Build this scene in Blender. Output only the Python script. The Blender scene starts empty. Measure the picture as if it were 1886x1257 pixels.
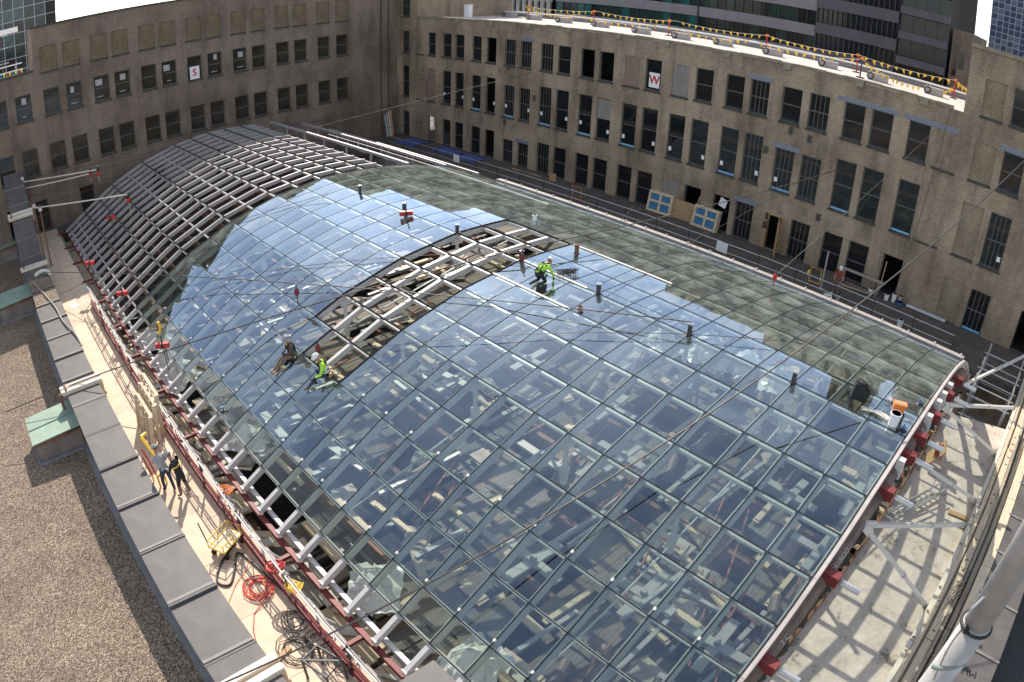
import bpy, math, random
from mathutils import Vector, Matrix
R = math.radians
rng = random.Random(11)
S = bpy.context.scene
COL = S.collection

# ------------------------------------------------------------------ camera, sky, sun, exposure
cd = bpy.data.cameras.new('camera')
cam = bpy.data.objects.new('camera', cd)
COL.objects.link(cam)
S.camera = cam
cd.type = 'PANO'                      # the photograph was taken through a fisheye lens
def _set(owner, key, val):
    try:
        setattr(owner, key, val); return True
    except Exception:
        return False
for o_ in (cd, getattr(cd, 'cycles', None)):
    if o_ is not None:
        _set(o_, 'panorama_type', 'FISHEYE_EQUISOLID')
        _set(o_, 'fisheye_lens', 1300.787 * 36 / 1886)
        _set(o_, 'fisheye_fov', R(180))
cd.sensor_fit = 'HORIZONTAL'
cd.sensor_width = 36.0
cd.sensor_height = 36.0 * 682 / 1024
cd.clip_start = 0.05
cd.clip_end = 4000
cr = Vector((0.72770511, -0.68516673, 0.03149329))
cu = Vector((0.31298555, 0.37257306, 0.87362999))
cf = Vector((0.61031576, 0.62588806, -0.4855706))
M3 = Matrix((cr, cu, -cf)).transposed()
cam.matrix_world = Matrix.Translation((-11.575, -2.168, 14.817)) @ M3.to_4x4()

SUN_EL, SUN_AZ = R(39), R(30)         # azimuth from +Y towards +X
W = bpy.data.worlds.new('World')
S.world = W
W.use_nodes = True
nt = W.node_tree
sky = nt.nodes.new('ShaderNodeTexSky')
sky.sky_type = 'NISHITA'
sky.sun_disc = False
sky.sun_elevation = SUN_EL
sky.sun_rotation = SUN_AZ
sky.altitude = 50
sky.air_density = 1.0
sky.dust_density = 0.5
sky.ozone_density = 1.6
bg = nt.nodes['Background']
bg.inputs['Strength'].default_value = 0.115
hs = nt.nodes.new('ShaderNodeHueSaturation')      # sky colour desaturated so the fill light is less blue
hs.inputs['Saturation'].default_value = 0.55
nt.links.new(sky.outputs['Color'], hs.inputs['Color'])
cl = nt.nodes.new('ShaderNodeHueSaturation')
cl.inputs['Saturation'].default_value = 0.12
cl.inputs['Value'].default_value = 1.55
nt.links.new(sky.outputs['Color'], cl.inputs['Color'])
tcs = nt.nodes.new('ShaderNodeTexCoord')
mps = nt.nodes.new('ShaderNodeMapping'); mps.inputs['Scale'].default_value = (1.3, 2.6, 4.0); mps.inputs['Rotation'].default_value = (0.3, 0.2, 0.7)
nt.links.new(tcs.outputs['Generated'], mps.inputs['Vector'])
ns = nt.nodes.new('ShaderNodeTexNoise'); ns.inputs['Scale'].default_value = 2.2; ns.inputs['Detail'].default_value = 9; ns.inputs['Roughness'].default_value = 0.62; ns.inputs['Distortion'].default_value = 0.5
nt.links.new(mps.outputs['Vector'], ns.inputs['Vector'])
rs_ = nt.nodes.new('ShaderNodeMapRange'); rs_.inputs[1].default_value = 0.46; rs_.inputs[2].default_value = 0.72; rs_.inputs[3].default_value = 0.0; rs_.inputs[4].default_value = 0.75
nt.links.new(ns.outputs['Fac'], rs_.inputs[0])
ms = nt.nodes.new('ShaderNodeMix'); ms.data_type = 'RGBA'
nt.links.new(rs_.outputs[0], ms.inputs[0]); nt.links.new(hs.outputs['Color'], ms.inputs[6]); nt.links.new(cl.outputs['Color'], ms.inputs[7])
nt.links.new(ms.outputs[2], bg.inputs['Color'])
sl = bpy.data.lights.new('sun', 'SUN')
sl.energy = 3.5
sl.angle = R(0.53)
sl.color = (1.0, 0.91, 0.80)
so = bpy.data.objects.new('sun', sl)
COL.objects.link(so)
sd = Vector((math.sin(SUN_AZ) * math.cos(SUN_EL), math.cos(SUN_AZ) * math.cos(SUN_EL), math.sin(SUN_EL)))
so.rotation_euler = sd.to_track_quat('Z', 'Y').to_euler()
S.view_settings.view_transform = 'Standard'
S.view_settings.look = 'None'
S.view_settings.exposure = 1.0
S.view_settings.gamma = 1.0
S.render.engine = 'CYCLES'
S.cycles.max_bounces = 10
S.cycles.transparent_max_bounces = 24
S.cycles.use_denoising = True

# ------------------------------------------------------------------ materials
def new_mat(name):
    m = bpy.data.materials.new(name)
    m.use_nodes = True
    return m, m.node_tree, m.node_tree.nodes['Principled BSDF']
def N(t, kind, **kw):
    n = t.nodes.new(kind)
    for k, v in kw.items():
        setattr(n, k, v)
    return n
def ramp(t, src, stops):
    r = N(t, 'ShaderNodeValToRGB')
    els = r.color_ramp.elements
    els[0].position, els[0].color = stops[0][0], (*stops[0][1], 1)
    els[1].position, els[1].color = stops[-1][0], (*stops[-1][1], 1)
    for p, c in stops[1:-1]:
        e = els.new(p); e.color = (*c, 1)
    t.links.new(src, r.inputs['Fac'])
    return r
def mat(name, col, rough=0.6, metal=0.0, vary=0.15, scale=3.0, bump=0.0, bscale=None, detail=5, col2=None, coords='Object', stretch=None, spec=0.5):
    """principled with a noise that shifts the base colour and, if asked, a fine bump"""
    m, t, b = new_mat(name)
    tc = N(t, 'ShaderNodeTexCoord')
    src = tc.outputs[coords]
    if stretch:
        mp = N(t, 'ShaderNodeMapping'); mp.inputs['Scale'].default_value = stretch
        t.links.new(src, mp.inputs['Vector']); src = mp.outputs['Vector']
    n = N(t, 'ShaderNodeTexNoise'); n.inputs['Scale'].default_value = scale; n.inputs['Detail'].default_value = detail
    n.inputs['Roughness'].default_value = 0.65
    t.links.new(src, n.inputs['Vector'])
    lo = tuple(max(0, c * (1 - vary)) for c in col)
    hi = col2 if col2 else tuple(min(1, c * (1 + vary)) for c in col)
    r = ramp(t, n.outputs['Fac'], [(0.3, lo), (0.7, hi)])
    t.links.new(r.outputs['Color'], b.inputs['Base Color'])
    b.inputs['Roughness'].default_value = rough
    b.inputs['Metallic'].default_value = metal
    b.inputs['Specular IOR Level'].default_value = spec
    if bump:
        n2 = N(t, 'ShaderNodeTexNoise'); n2.inputs['Scale'].default_value = bscale or scale * 6; n2.inputs['Detail'].default_value = 4
        t.links.new(src, n2.inputs['Vector'])
        bp = N(t, 'ShaderNodeBump'); bp.inputs['Strength'].default_value = bump; bp.inputs['Distance'].default_value = 0.03
        t.links.new(n2.outputs['Fac'], bp.inputs['Height'])
        t.links.new(bp.outputs['Normal'], b.inputs['Normal'])
    return m

def brick_mat(name, c1, c2, mortar, stain=0.55):
    m, t, b = new_mat(name)
    tc = N(t, 'ShaderNodeTexCoord')
    sx = N(t, 'ShaderNodeSeparateXYZ'); t.links.new(tc.outputs['Object'], sx.inputs[0])
    ad = N(t, 'ShaderNodeMath', operation='ADD'); t.links.new(sx.outputs['X'], ad.inputs[0]); t.links.new(sx.outputs['Y'], ad.inputs[1])
    cb = N(t, 'ShaderNodeCombineXYZ'); t.links.new(ad.outputs[0], cb.inputs['X']); t.links.new(sx.outputs['Z'], cb.inputs['Y'])
    bt = N(t, 'ShaderNodeTexBrick')
    bt.inputs['Scale'].default_value = 1.0
    bt.inputs['Brick Width'].default_value = 0.30
    bt.inputs['Row Height'].default_value = 0.10
    bt.inputs['Mortar Size'].default_value = 0.018
    bt.inputs['Bias'].default_value = -0.1
    bt.inputs['Color1'].default_value = (*c1, 1); bt.inputs['Color2'].default_value = (*c2, 1); bt.inputs['Mortar'].default_value = (*mortar, 1)
    t.links.new(cb.outputs[0], bt.inputs['Vector'])
    # soot and weather: broad blotches and vertical streaks
    mp = N(t, 'ShaderNodeMapping'); mp.inputs['Scale'].default_value = (0.9, 0.9, 0.22); t.links.new(tc.outputs['Object'], mp.inputs['Vector'])
    n1 = N(t, 'ShaderNodeTexNoise'); n1.inputs['Scale'].default_value = 0.8; n1.inputs['Detail'].default_value = 8; n1.inputs['Roughness'].default_value = 0.7
    t.links.new(mp.outputs[0], n1.inputs['Vector'])
    r1 = ramp(t, n1.outputs['Fac'], [(0.30, (1 - stain,) * 3), (0.52, (0.92,) * 3), (0.75, (1.08, 1.06, 1.02))])
    n2 = N(t, 'ShaderNodeTexNoise'); n2.inputs['Scale'].default_value = 0.25; n2.inputs['Detail'].default_value = 6
    t.links.new(tc.outputs['Object'], n2.inputs['Vector'])
    r2 = ramp(t, n2.outputs['Fac'], [(0.36, (0.66, 0.63, 0.62)), (0.6, (1.0, 1.0, 1.0))])
    m1 = N(t, 'ShaderNodeMix', data_type='RGBA', blend_type='MULTIPLY'); m1.inputs[0].default_value = 1
    t.links.new(bt.outputs['Color'], m1.inputs[6]); t.links.new(r1.outputs['Color'], m1.inputs[7])
    m2 = N(t, 'ShaderNodeMix', data_type='RGBA', blend_type='MULTIPLY'); m2.inputs[0].default_value = 1
    t.links.new(m1.outputs[2], m2.inputs[6]); t.links.new(r2.outputs['Color'], m2.inputs[7])
    t.links.new(m2.outputs[2], b.inputs['Base Color'])
    b.inputs['Roughness'].default_value = 0.9
    bp = N(t, 'ShaderNodeBump'); bp.inputs['Strength'].default_value = 0.6; bp.inputs['Distance'].default_value = 0.02
    iv = N(t, 'ShaderNodeMath', operation='SUBTRACT'); iv.inputs[0].default_value = 1.0
    t.links.new(bt.outputs['Fac'], iv.inputs[1]); t.links.new(iv.outputs[0], bp.inputs['Height'])
    t.links.new(bp.outputs['Normal'], b.inputs['Normal'])
    return m

def glass_mat(name, tint, ior, refl=(1, 1, 1), dirt=0.0):
    m, t, b = new_mat(name)
    t.nodes.remove(b)
    out = t.nodes['Material Output']
    tr = N(t, 'ShaderNodeBsdfTransparent'); tr.inputs['Color'].default_value = (*tint, 1)
    gl = N(t, 'ShaderNodeBsdfGlossy'); gl.inputs['Roughness'].default_value = 0.015; gl.inputs['Color'].default_value = (*refl, 1)
    lw = N(t, 'ShaderNodeLayerWeight'); lw.inputs['Blend'].default_value = 0.5
    pw = N(t, 'ShaderNodeMath', operation='POWER'); pw.inputs[1].default_value = 3.0
    t.links.new(lw.outputs['Facing'], pw.inputs[0])
    fr = N(t, 'ShaderNodeMath', operation='MULTIPLY_ADD'); fr.inputs[1].default_value = 1 - ior; fr.inputs[2].default_value = ior
    t.links.new(pw.outputs[0], fr.inputs[0])
    tcw = N(t, 'ShaderNodeTexCoord'); oiw = N(t, 'ShaderNodeObjectInfo')
    vw = N(t, 'ShaderNodeVectorMath', operation='MULTIPLY_ADD'); vw.inputs[1].default_value = (1, 1, 1)
    t.links.new(tcw.outputs['Object'], vw.inputs[0]); t.links.new(oiw.outputs['Location'], vw.inputs[2])
    nw = N(t, 'ShaderNodeTexNoise'); nw.inputs['Scale'].default_value = 0.9; nw.inputs['Detail'].default_value = 2
    t.links.new(vw.outputs[0], nw.inputs['Vector'])
    bw_ = N(t, 'ShaderNodeBump'); bw_.inputs['Strength'].default_value = 0.045; bw_.inputs['Distance'].default_value = 0.03
    t.links.new(nw.outputs['Fac'], bw_.inputs['Height']); t.links.new(bw_.outputs['Normal'], gl.inputs['Normal'])
    mx = N(t, 'ShaderNodeMixShader')
    t.links.new(fr.outputs[0], mx.inputs[0]); t.links.new(tr.outputs[0], mx.inputs[1]); t.links.new(gl.outputs[0], mx.inputs[2])
    last = mx
    if dirt:
        df = N(t, 'ShaderNodeBsdfDiffuse'); df.inputs['Color'].default_value = (0.55, 0.60, 0.52, 1)
        tc = N(t, 'ShaderNodeTexCoord'); oi = N(t, 'ShaderNodeObjectInfo')
        va = N(t, 'ShaderNodeVectorMath', operation='ADD'); t.links.new(tc.outputs['Object'], va.inputs[0]); t.links.new(oi.outputs['Location'], va.inputs[1])
        n = N(t, 'ShaderNodeTexNoise'); n.inputs['Scale'].default_value = 0.9; n.inputs['Detail'].default_value = 9; n.inputs['Roughness'].default_value = 0.75
        t.links.new(va.outputs[0], n.inputs['Vector'])
        mr = N(t, 'ShaderNodeMapRange'); mr.inputs[1].default_value = 0.45; mr.inputs[2].default_value = 0.75; mr.inputs[3].default_value = dirt * 0.15; mr.inputs[4].default_value = dirt
        t.links.new(n.outputs['Fac'], mr.inputs[0])
        m2 = N(t, 'ShaderNodeMixShader'); t.links.new(mr.outputs[0], m2.inputs[0]); t.links.new(mx.outputs[0], m2.inputs[1]); t.links.new(df.outputs[0], m2.inputs[2])
        last = m2
    t.links.new(last.outputs[0], out.inputs['Surface'])
    return m

K = {}
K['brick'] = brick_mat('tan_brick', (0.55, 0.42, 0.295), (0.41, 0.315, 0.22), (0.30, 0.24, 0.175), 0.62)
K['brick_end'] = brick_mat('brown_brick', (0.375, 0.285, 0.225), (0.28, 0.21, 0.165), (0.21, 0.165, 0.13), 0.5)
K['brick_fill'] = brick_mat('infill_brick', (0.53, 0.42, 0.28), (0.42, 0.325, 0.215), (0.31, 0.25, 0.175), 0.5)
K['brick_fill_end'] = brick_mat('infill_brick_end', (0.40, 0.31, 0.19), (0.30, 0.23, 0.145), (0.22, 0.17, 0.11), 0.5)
K['stone_coping'] = mat('stone_coping', (0.26, 0.22, 0.16), 0.85, vary=0.3, scale=2, bump=0.2)
K['sill'] = mat('sooty_sill', (0.07, 0.065, 0.055), 0.9, vary=0.45, scale=4)
K['frame'] = mat('window_frame', (0.10, 0.095, 0.085), 0.6, vary=0.2)
K['frame_light'] = mat('window_frame_light', (0.105, 0.10, 0.092), 0.6, vary=0.2)
K['winglass'] = mat('window_glass', (0.012, 0.014, 0.016), 0.06, vary=0.3, spec=0.6)
K['dark_room'] = mat('dark_room', (0.045, 0.042, 0.038), 0.9, vary=0.3)  # room shade put into the colour so open windows read dark
K['lintel'] = mat('blue_grey_lintel', (0.20, 0.215, 0.26), 0.6, vary=0.12, scale=5)
K['ply'] = mat('plywood', (0.42, 0.27, 0.14), 0.75, vary=0.22, scale=1.5, stretch=(1, 1, 6))
K['ply_grey'] = mat('weathered_plywood', (0.25, 0.22, 0.195), 0.85, vary=0.25, scale=1.5, stretch=(6, 6, 1))
K['ply_red'] = mat('reddish_plywood', (0.25, 0.17, 0.135), 0.85, vary=0.2, scale=2, stretch=(6, 6, 1))
K['walk_ply'] = mat('walkway_plywood', (0.62, 0.475, 0.35), 0.8, vary=0.16, scale=1.6, bump=0.08, bscale=30)
K['timber'] = mat('pale_timber', (0.62, 0.49, 0.33), 0.7, vary=0.2, scale=2.5, stretch=(8, 1, 8))
K['timber_x'] = mat('raw_timber', (0.60, 0.49, 0.355), 0.75, vary=0.25, scale=2.0, stretch=(0.7, 9, 9), bump=0.15, bscale=6)
K['timber_grey'] = mat('grey_timber', (0.37, 0.33, 0.27), 0.85, vary=0.3, scale=2.0, stretch=(0.7, 9, 9), bump=0.2, bscale=6)
K['timber_white'] = mat('whitened_timber', (0.66, 0.6, 0.52), 0.75, vary=0.15, scale=3)
K['steel'] = mat('light_grey_steel', (0.37, 0.35, 0.345), 0.45, vary=0.08, scale=2)
K['steel_white'] = mat('white_steel', (0.62, 0.60, 0.575), 0.4, vary=0.06, scale=2)
K['galv'] = mat('galvanised_tube', (0.52, 0.53, 0.54), 0.35, metal=0.55, vary=0.15, scale=6)
K['dark_steel'] = mat('dark_steel', (0.05, 0.05, 0.052), 0.5, vary=0.2)
K['gasket'] = mat('black_gasket', (0.012, 0.012, 0.014), 0.8, vary=0.1, spec=0.1)
K['gasket_joint'] = mat('silicone_joint', (0.02, 0.02, 0.024), 0.75, vary=0.2, spec=0.15)
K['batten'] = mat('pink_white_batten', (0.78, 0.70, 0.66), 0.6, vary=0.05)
K['red_steel'] = mat('red_oxide_steel', (0.17, 0.022, 0.022), 0.55, vary=0.3, scale=4)
K['red'] = mat('bright_red', (0.46, 0.022, 0.016), 0.4, vary=0.12)
K['orange'] = mat('orange_paint', (0.75, 0.22, 0.04), 0.5, vary=0.1)
K['yellow'] = mat('yellow_paint', (0.80, 0.50, 0.05), 0.5, vary=0.1)
K['flag'] = mat('yellow_pennant', (0.85, 0.52, 0.03), 0.6, vary=0.15)
K['hiviz'] = mat('hi_vis_green', (0.42, 0.78, 0.06), 0.7, vary=0.12, scale=14)
K['hiviz_back'] = mat('hi_vis_band', (0.72, 0.74, 0.70), 0.4, vary=0.05)
K['green_copper'] = mat('green_copper', (0.25, 0.345, 0.265), 0.55, vary=0.18, scale=1.5, bump=0.05)
K['coping'] = mat('grey_coping_metal', (0.098, 0.09, 0.088), 0.6, vary=0.22, scale=1.2, bump=0.06, bscale=5)
K['seam'] = mat('coping_seam', (0.20, 0.185, 0.175), 0.6, vary=0.3, scale=4)
K['flash'] = mat('grey_flashing', (0.22, 0.215, 0.22), 0.6, vary=0.2, scale=1.5)
K['box_side'] = mat('stained_metal_side', (0.21, 0.175, 0.15), 0.7, vary=0.3, scale=1.5)
K['concrete'] = mat('terrace_concrete', (0.40, 0.35, 0.30), 0.9, vary=0.3, scale=1.4, bump=0.1, bscale=12)
K['white'] = mat('white_paint', (0.80, 0.80, 0.79), 0.5, vary=0.05)
K['paper'] = mat('white_paper', (0.82, 0.82, 0.82), 0.8, vary=0.03)
K['signred'] = mat('sign_red', (0.55, 0.01, 0.03), 0.6, vary=0.05)
K['black'] = mat('black_rubber', (0.015, 0.015, 0.016), 0.55, vary=0.2)
K['rope'] = mat('grey_rope', (0.34, 0.31, 0.28), 0.8, vary=0.2, scale=12)
K['rope_pale'] = mat('pale_sling', (0.62, 0.58, 0.50), 0.8, vary=0.15, scale=10)
K['wire'] = mat('steel_wire_rope', (0.06, 0.05, 0.043), 0.5, metal=0.3, vary=0.3, scale=14)
K['blue'] = mat('blue_sheet', (0.035, 0.17, 0.33), 0.5, vary=0.1)
K['bluetarp'] = mat('blue_tarp', (0.07, 0.11, 0.32), 0.6, vary=0.15, bump=0.3, bscale=4)
K['bluefoam'] = mat('pale_blue_foam', (0.22, 0.45, 0.66), 0.7, vary=0.05)
K['rust'] = mat('rusty_steel', (0.19, 0.095, 0.055), 0.8, vary=0.4, scale=3, bump=0.15)
K['rusty_tube'] = mat('mill_scale_tube', (0.16, 0.11, 0.09), 0.6, vary=0.4, scale=2)
K['chalk'] = mat('chalk_mark', (0.42, 0.42, 0.41), 0.9, vary=0.3, scale=9)
K['fabric'] = mat('brown_black_fabric', (0.035, 0.03, 0.027), 0.9, vary=0.3, scale=5)
K['plastic'] = mat('plastic_sheet', (0.72, 0.72, 0.70), 0.25, vary=0.12, scale=3, bump=0.8, bscale=3)
K['skin'] = mat('skin', (0.42, 0.22, 0.15), 0.6, vary=0.1)
K['jeans'] = mat('dark_jeans', (0.035, 0.05, 0.085), 0.85, vary=0.25, scale=12)
K['brown_cloth'] = mat('brown_trousers', (0.20, 0.135, 0.085), 0.85, vary=0.25, scale=10)
K['grey_cloth'] = mat('grey_sweatshirt', (0.34, 0.335, 0.34), 0.9, vary=0.15, scale=10)
K['dark_cloth'] = mat('dark_jacket', (0.085, 0.075, 0.065), 0.9, vary=0.4, scale=12)
K['black_cloth'] = mat('black_cloth', (0.02, 0.02, 0.022), 0.9, vary=0.3, scale=10)
K['leather'] = mat('tan_leather', (0.36, 0.24, 0.14), 0.7, vary=0.2, scale=8)
K['boot'] = mat('brown_boot', (0.12, 0.075, 0.045), 0.7, vary=0.2, scale=8)
K['redvest'] = mat('rust_red_vest', (0.33, 0.07, 0.045), 0.8, vary=0.2, scale=8)
K['helmet'] = mat('white_helmet', (0.78, 0.78, 0.77), 0.35, vary=0.05)
K['helmet_grey'] = mat('grey_helmet', (0.30, 0.30, 0.32), 0.35, vary=0.35, scale=14)
K['mast'] = mat('grey_mast_paint', (0.40, 0.385, 0.375), 0.5, vary=0.18, scale=2.5, bump=0.05, bscale=6)
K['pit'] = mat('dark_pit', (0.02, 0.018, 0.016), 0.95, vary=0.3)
K['city'] = mat('city_ground', (0.09, 0.09, 0.09), 0.9, vary=0.2, scale=0.05)
K['roofgravel'] = mat('pale_roof_gravel', (0.52, 0.46, 0.42), 0.95, vary=0.2, scale=9, bump=0.3, bscale=25)
K['deckgrey'] = mat('weathered_deck', (0.165, 0.15, 0.135), 0.85, vary=0.35, scale=1.8, stretch=(0.6, 6, 6))
K['deckgrey_b'] = mat('brown_deck', (0.19, 0.145, 0.10), 0.85, vary=0.3, scale=1.8, stretch=(0.6, 6, 6))
K['glass'] = glass_mat('coated_glass', (0.70, 0.785, 0.735), 0.165, (0.60, 0.77, 1.0), 0.035)  # bluish coating tint also carries blue taken out of the reflected sky
K['glass_dusty'] = glass_mat('dusty_glass', (0.72, 0.80, 0.745), 0.15, (0.60, 0.77, 1.0), 0.34)
K['glass_clear'] = glass_mat('clear_glass', (0.84, 0.90, 0.84), 0.05, (0.9, 0.95, 0.95), 0.06)
K['glass_edge'] = mat('glass_edge', (0.05, 0.16, 0.13), 0.2, vary=0.05)
m_, t_, b_ = new_mat('glass_underside'); t_.nodes.remove(b_)
tr_ = N(t_, 'ShaderNodeBsdfTransparent'); t_.links.new(tr_.outputs[0], t_.nodes['Material Output'].inputs['Surface'])
K['glass_under'] = m_
# gravel of the near roof: small stones, each its own tone
def gravel_mat():
    m, t, b = new_mat('brown_gravel')
    tc = N(t, 'ShaderNodeTexCoord')
    v = N(t, 'ShaderNodeTexVoronoi'); v.inputs['Scale'].default_value = 26; v.inputs['Randomness'].default_value = 1
    t.links.new(tc.outputs['Object'], v.inputs['Vector'])
    sep = N(t, 'ShaderNodeSeparateColor'); t.links.new(v.outputs['Color'], sep.inputs[0])
    r = ramp(t, sep.outputs[0], [(0.0, (0.09, 0.065, 0.045)), (0.35, (0.21, 0.155, 0.11)), (0.7, (0.35, 0.265, 0.195)), (1.0, (0.62, 0.50, 0.38))])
    n = N(t, 'ShaderNodeTexNoise'); n.inputs['Scale'].default_value = 0.7; n.inputs['Detail'].default_value = 5
    t.links.new(tc.outputs['Object'], n.inputs['Vector'])
    rr = ramp(t, n.outputs['Fac'], [(0.3, (0.80,) * 3), (0.7, (1.1,) * 3)])
    mx = N(t, 'ShaderNodeMix', data_type='RGBA', blend_type='MULTIPLY'); mx.inputs[0].default_value = 1
    t.links.new(r.outputs['Color'], mx.inputs[6]); t.links.new(rr.outputs['Color'], mx.inputs[7])
    t.links.new(mx.outputs[2], b.inputs['Base Color'])
    b.inputs['Roughness'].default_value = 0.9
    bp = N(t, 'ShaderNodeBump'); bp.invert = True; bp.inputs['Strength'].default_value = 1.0; bp.inputs['Distance'].default_value = 0.06
    t.links.new(v.outputs['Distance'], bp.inputs['Height']); t.links.new(bp.outputs['Normal'], b.inputs['Normal'])
    return m
K['gravel'] = gravel_mat()
def terrace_mat():
    m, t, b = new_mat('stained_terrace')
    tc = N(t, 'ShaderNodeTexCoord')
    n = N(t, 'ShaderNodeTexNoise'); n.inputs['Scale'].default_value = 1.6; n.inputs['Detail'].default_value = 9; n.inputs['Roughness'].default_value = 0.72
    t.links.new(tc.outputs['Object'], n.inputs['Vector'])
    r = ramp(t, n.outputs['Fac'], [(0.34, (0.17, 0.145, 0.125)), (0.42, (0.48, 0.415, 0.355)), (0.75, (0.70, 0.61, 0.53))])
    t.links.new(r.outputs['Color'], b.inputs['Base Color'])
    b.inputs['Roughness'].default_value = 0.9
    return m
K['terrace'] = terrace_mat()

# ------------------------------------------------------------------ mesh helpers
WL = {}                                 # world offset of every object built here
class MB:
    def __init__(s):
        s.v, s.f, s.m = [], [], []
    def add(s, verts, faces, mi=0):
        o = len(s.v)
        s.v += [tuple(p) for p in verts]
        s.f += [tuple(i + o for i in f) for f in faces]
        s.m += [mi] * len(faces)
        return s
    def box(s, c, d, mi=0, rz=0.0, rot=None):
        h = [x / 2 for x in d]
        vs = [Vector((sx * h[0], sy * h[1], sz * h[2])) for sz in (-1, 1) for sy in (-1, 1) for sx in (-1, 1)]
        Rm = rot if rot is not None else (Matrix.Rotation(rz, 3, 'Z') if rz else None)
        c = Vector(c)
        vs = [(Rm @ p if Rm else p) + c for p in vs]
        return s.add(vs, [(0, 2, 3, 1), (4, 5, 7, 6), (0, 1, 5, 4), (2, 6, 7, 3), (0, 4, 6, 2), (1, 3, 7, 5)], mi)
    def bx(s, a, b, mi=0):
        return s.box([(a[i] + b[i]) / 2 for i in range(3)], [abs(b[i] - a[i]) for i in range(3)], mi)
    def beam(s, p, q, w, h, mi=0, up=(0, 0, 1), drop=0.0):
        p, q = Vector(p), Vector(q)
        d = (q - p).normalized()
        u = Vector(up)
        if abs(d.dot(u)) > 0.99: u = Vector((1, 0, 0))
        x = d.cross(u).normalized(); z = x.cross(d).normalized()
        p = p - z * drop; q = q - z * drop
        vs = []
        for e in (p, q):
            for a, b in ((-1, -1), (1, -1), (1, 1), (-1, 1)):
                vs.append(e + x * (a * w / 2) + z * (b * h / 2))
        return s.add(vs, [(3, 2, 1, 0), (4, 5, 6, 7), (0, 1, 5, 4), (1, 2, 6, 5), (2, 3, 7, 6), (3, 0, 4, 7)], mi)
    def tube(s, path, r, n=8, mi=0, cap=True):
        path = [Vector(p) for p in path]
        rr = r if isinstance(r, (list, tuple)) else [r] * len(path)
        vs, fs = [], []
        prev = None
        for i, p in enumerate(path):
            d = (path[min(i + 1, len(path) - 1)] - path[max(i - 1, 0)])
            d = d.normalized() if d.length > 1e-9 else Vector((0, 0, 1))
            if prev is None:
                u = Vector((0, 0, 1)) if abs(d.z) < 0.95 else Vector((1, 0, 0))
                x = d.cross(u).normalized()
            else:
                x = (prev - d * prev.dot(d)).normalized()
            prev = x
            y = d.cross(x)
            for k in range(n):
                a = 2 * math.pi * k / n
                vs.append(p + (x * math.cos(a) + y * math.sin(a)) * rr[i])
        for i in range(len(path) - 1):
            for k in range(n):
                a, b = i * n + k, i * n + (k + 1) % n
                fs.append((a, b, b + n, a + n))
        if cap:
            fs.append(tuple(range(n))[::-1]); fs.append(tuple(range((len(path) - 1) * n, len(path) * n)))
        return s.add(vs, fs, mi)
    def cyl(s, c, r, h, n=14, mi=0, r2=None):
        return s.tube([c, (c[0], c[1], c[2] + h)], [r, r if r2 is None else r2], n, mi)
    def ball(s, c, rx, ry=None, rz=None, n=10, m=7, mi=0, z0=-1.0, rot=None):
        ry = ry or rx; rz = rz or rx
        c = Vector(c); vs, fs = [], []
        t0 = math.asin(max(-1, z0))
        for j in range(m + 1):
            t = t0 + (math.pi / 2 - t0) * j / m
            for k in range(n):
                a = 2 * math.pi * k / n
                p = Vector((rx * math.cos(t) * math.cos(a), ry * math.cos(t) * math.sin(a), rz * math.sin(t)))
                vs.append((rot @ p if rot else p) + c)
        for j in range(m):
            for k in range(n):
                a, b = j * n + k, j * n + (k + 1) % n
                fs.append((a, b, b + n, a + n))
        fs.append(tuple(range(n))[::-1])
        return s.add(vs, fs, mi)
    def prism(s, poly, axis, a, b, mi=0):
        """poly of 2D points, extruded along axis from a to b"""
        def P(u, v, w):
            return {'x': (w, u, v), 'y': (u, w, v), 'z': (u, v, w)}[axis]
        n = len(poly)
        vs = [P(u, v, a) for u, v in poly] + [P(u, v, b) for u, v in poly]
        fs = [tuple(range(n))[::-1], tuple(range(n, 2 * n))] + [(i, (i + 1) % n, (i + 1) % n + n, i + n) for i in range(n)]
        return s.add(vs, fs, mi)
    def mesh(s, name, mats, off=(0, 0, 0), smooth=False):
        me = bpy.data.meshes.new(name)
        o = Vector(off)
        me.from_pydata([Vector(p) - o for p in s.v], [], s.f)
        for m in (mats if isinstance(mats, (list, tuple)) else [mats]):
            me.materials.append(K[m] if isinstance(m, str) else m)
        me.polygons.foreach_set('material_index', s.m)
        if smooth:
            me.polygons.foreach_set('use_smooth', [True] * len(me.polygons))
        me.update()
        return me
    def obj(s, name, mats, parent=None, at=None, smooth=False, **tags):
        off = WL[parent.name] if parent is not None else Vector(at if at is not None else s.base())
        return put(name, s.mesh(name, mats, off, smooth), parent, off if parent is None else None, **tags)
    def base(s):
        xs = [p[0] for p in s.v]; ys = [p[1] for p in s.v]; zs = [p[2] for p in s.v]
        return ((min(xs) + max(xs)) / 2, (min(ys) + max(ys)) / 2, min(zs))
def put(name, data, parent=None, loc=None, rz=0.0, label=None, cat=None, group=None, kind=None):
    o = bpy.data.objects.new(name, data)
    COL.objects.link(o)
    if parent is not None:
        o.parent = parent
    if loc is not None:
        o.location = loc
    if rz: o.rotation_euler.z = rz
    WL[o.name] = (WL[parent.name] if parent is not None else Vector((0, 0, 0))) + Vector(loc if loc is not None else (0, 0, 0))
    if label: o['label'] = label
    if cat: o['category'] = cat
    if group: o['group'] = group
    if kind: o['kind'] = kind
    return o
def thing(name, label, cat, loc=(0, 0, 0), group=None, rz=0.0):
    return put(name, None, None, loc, rz, label, cat, group)
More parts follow.
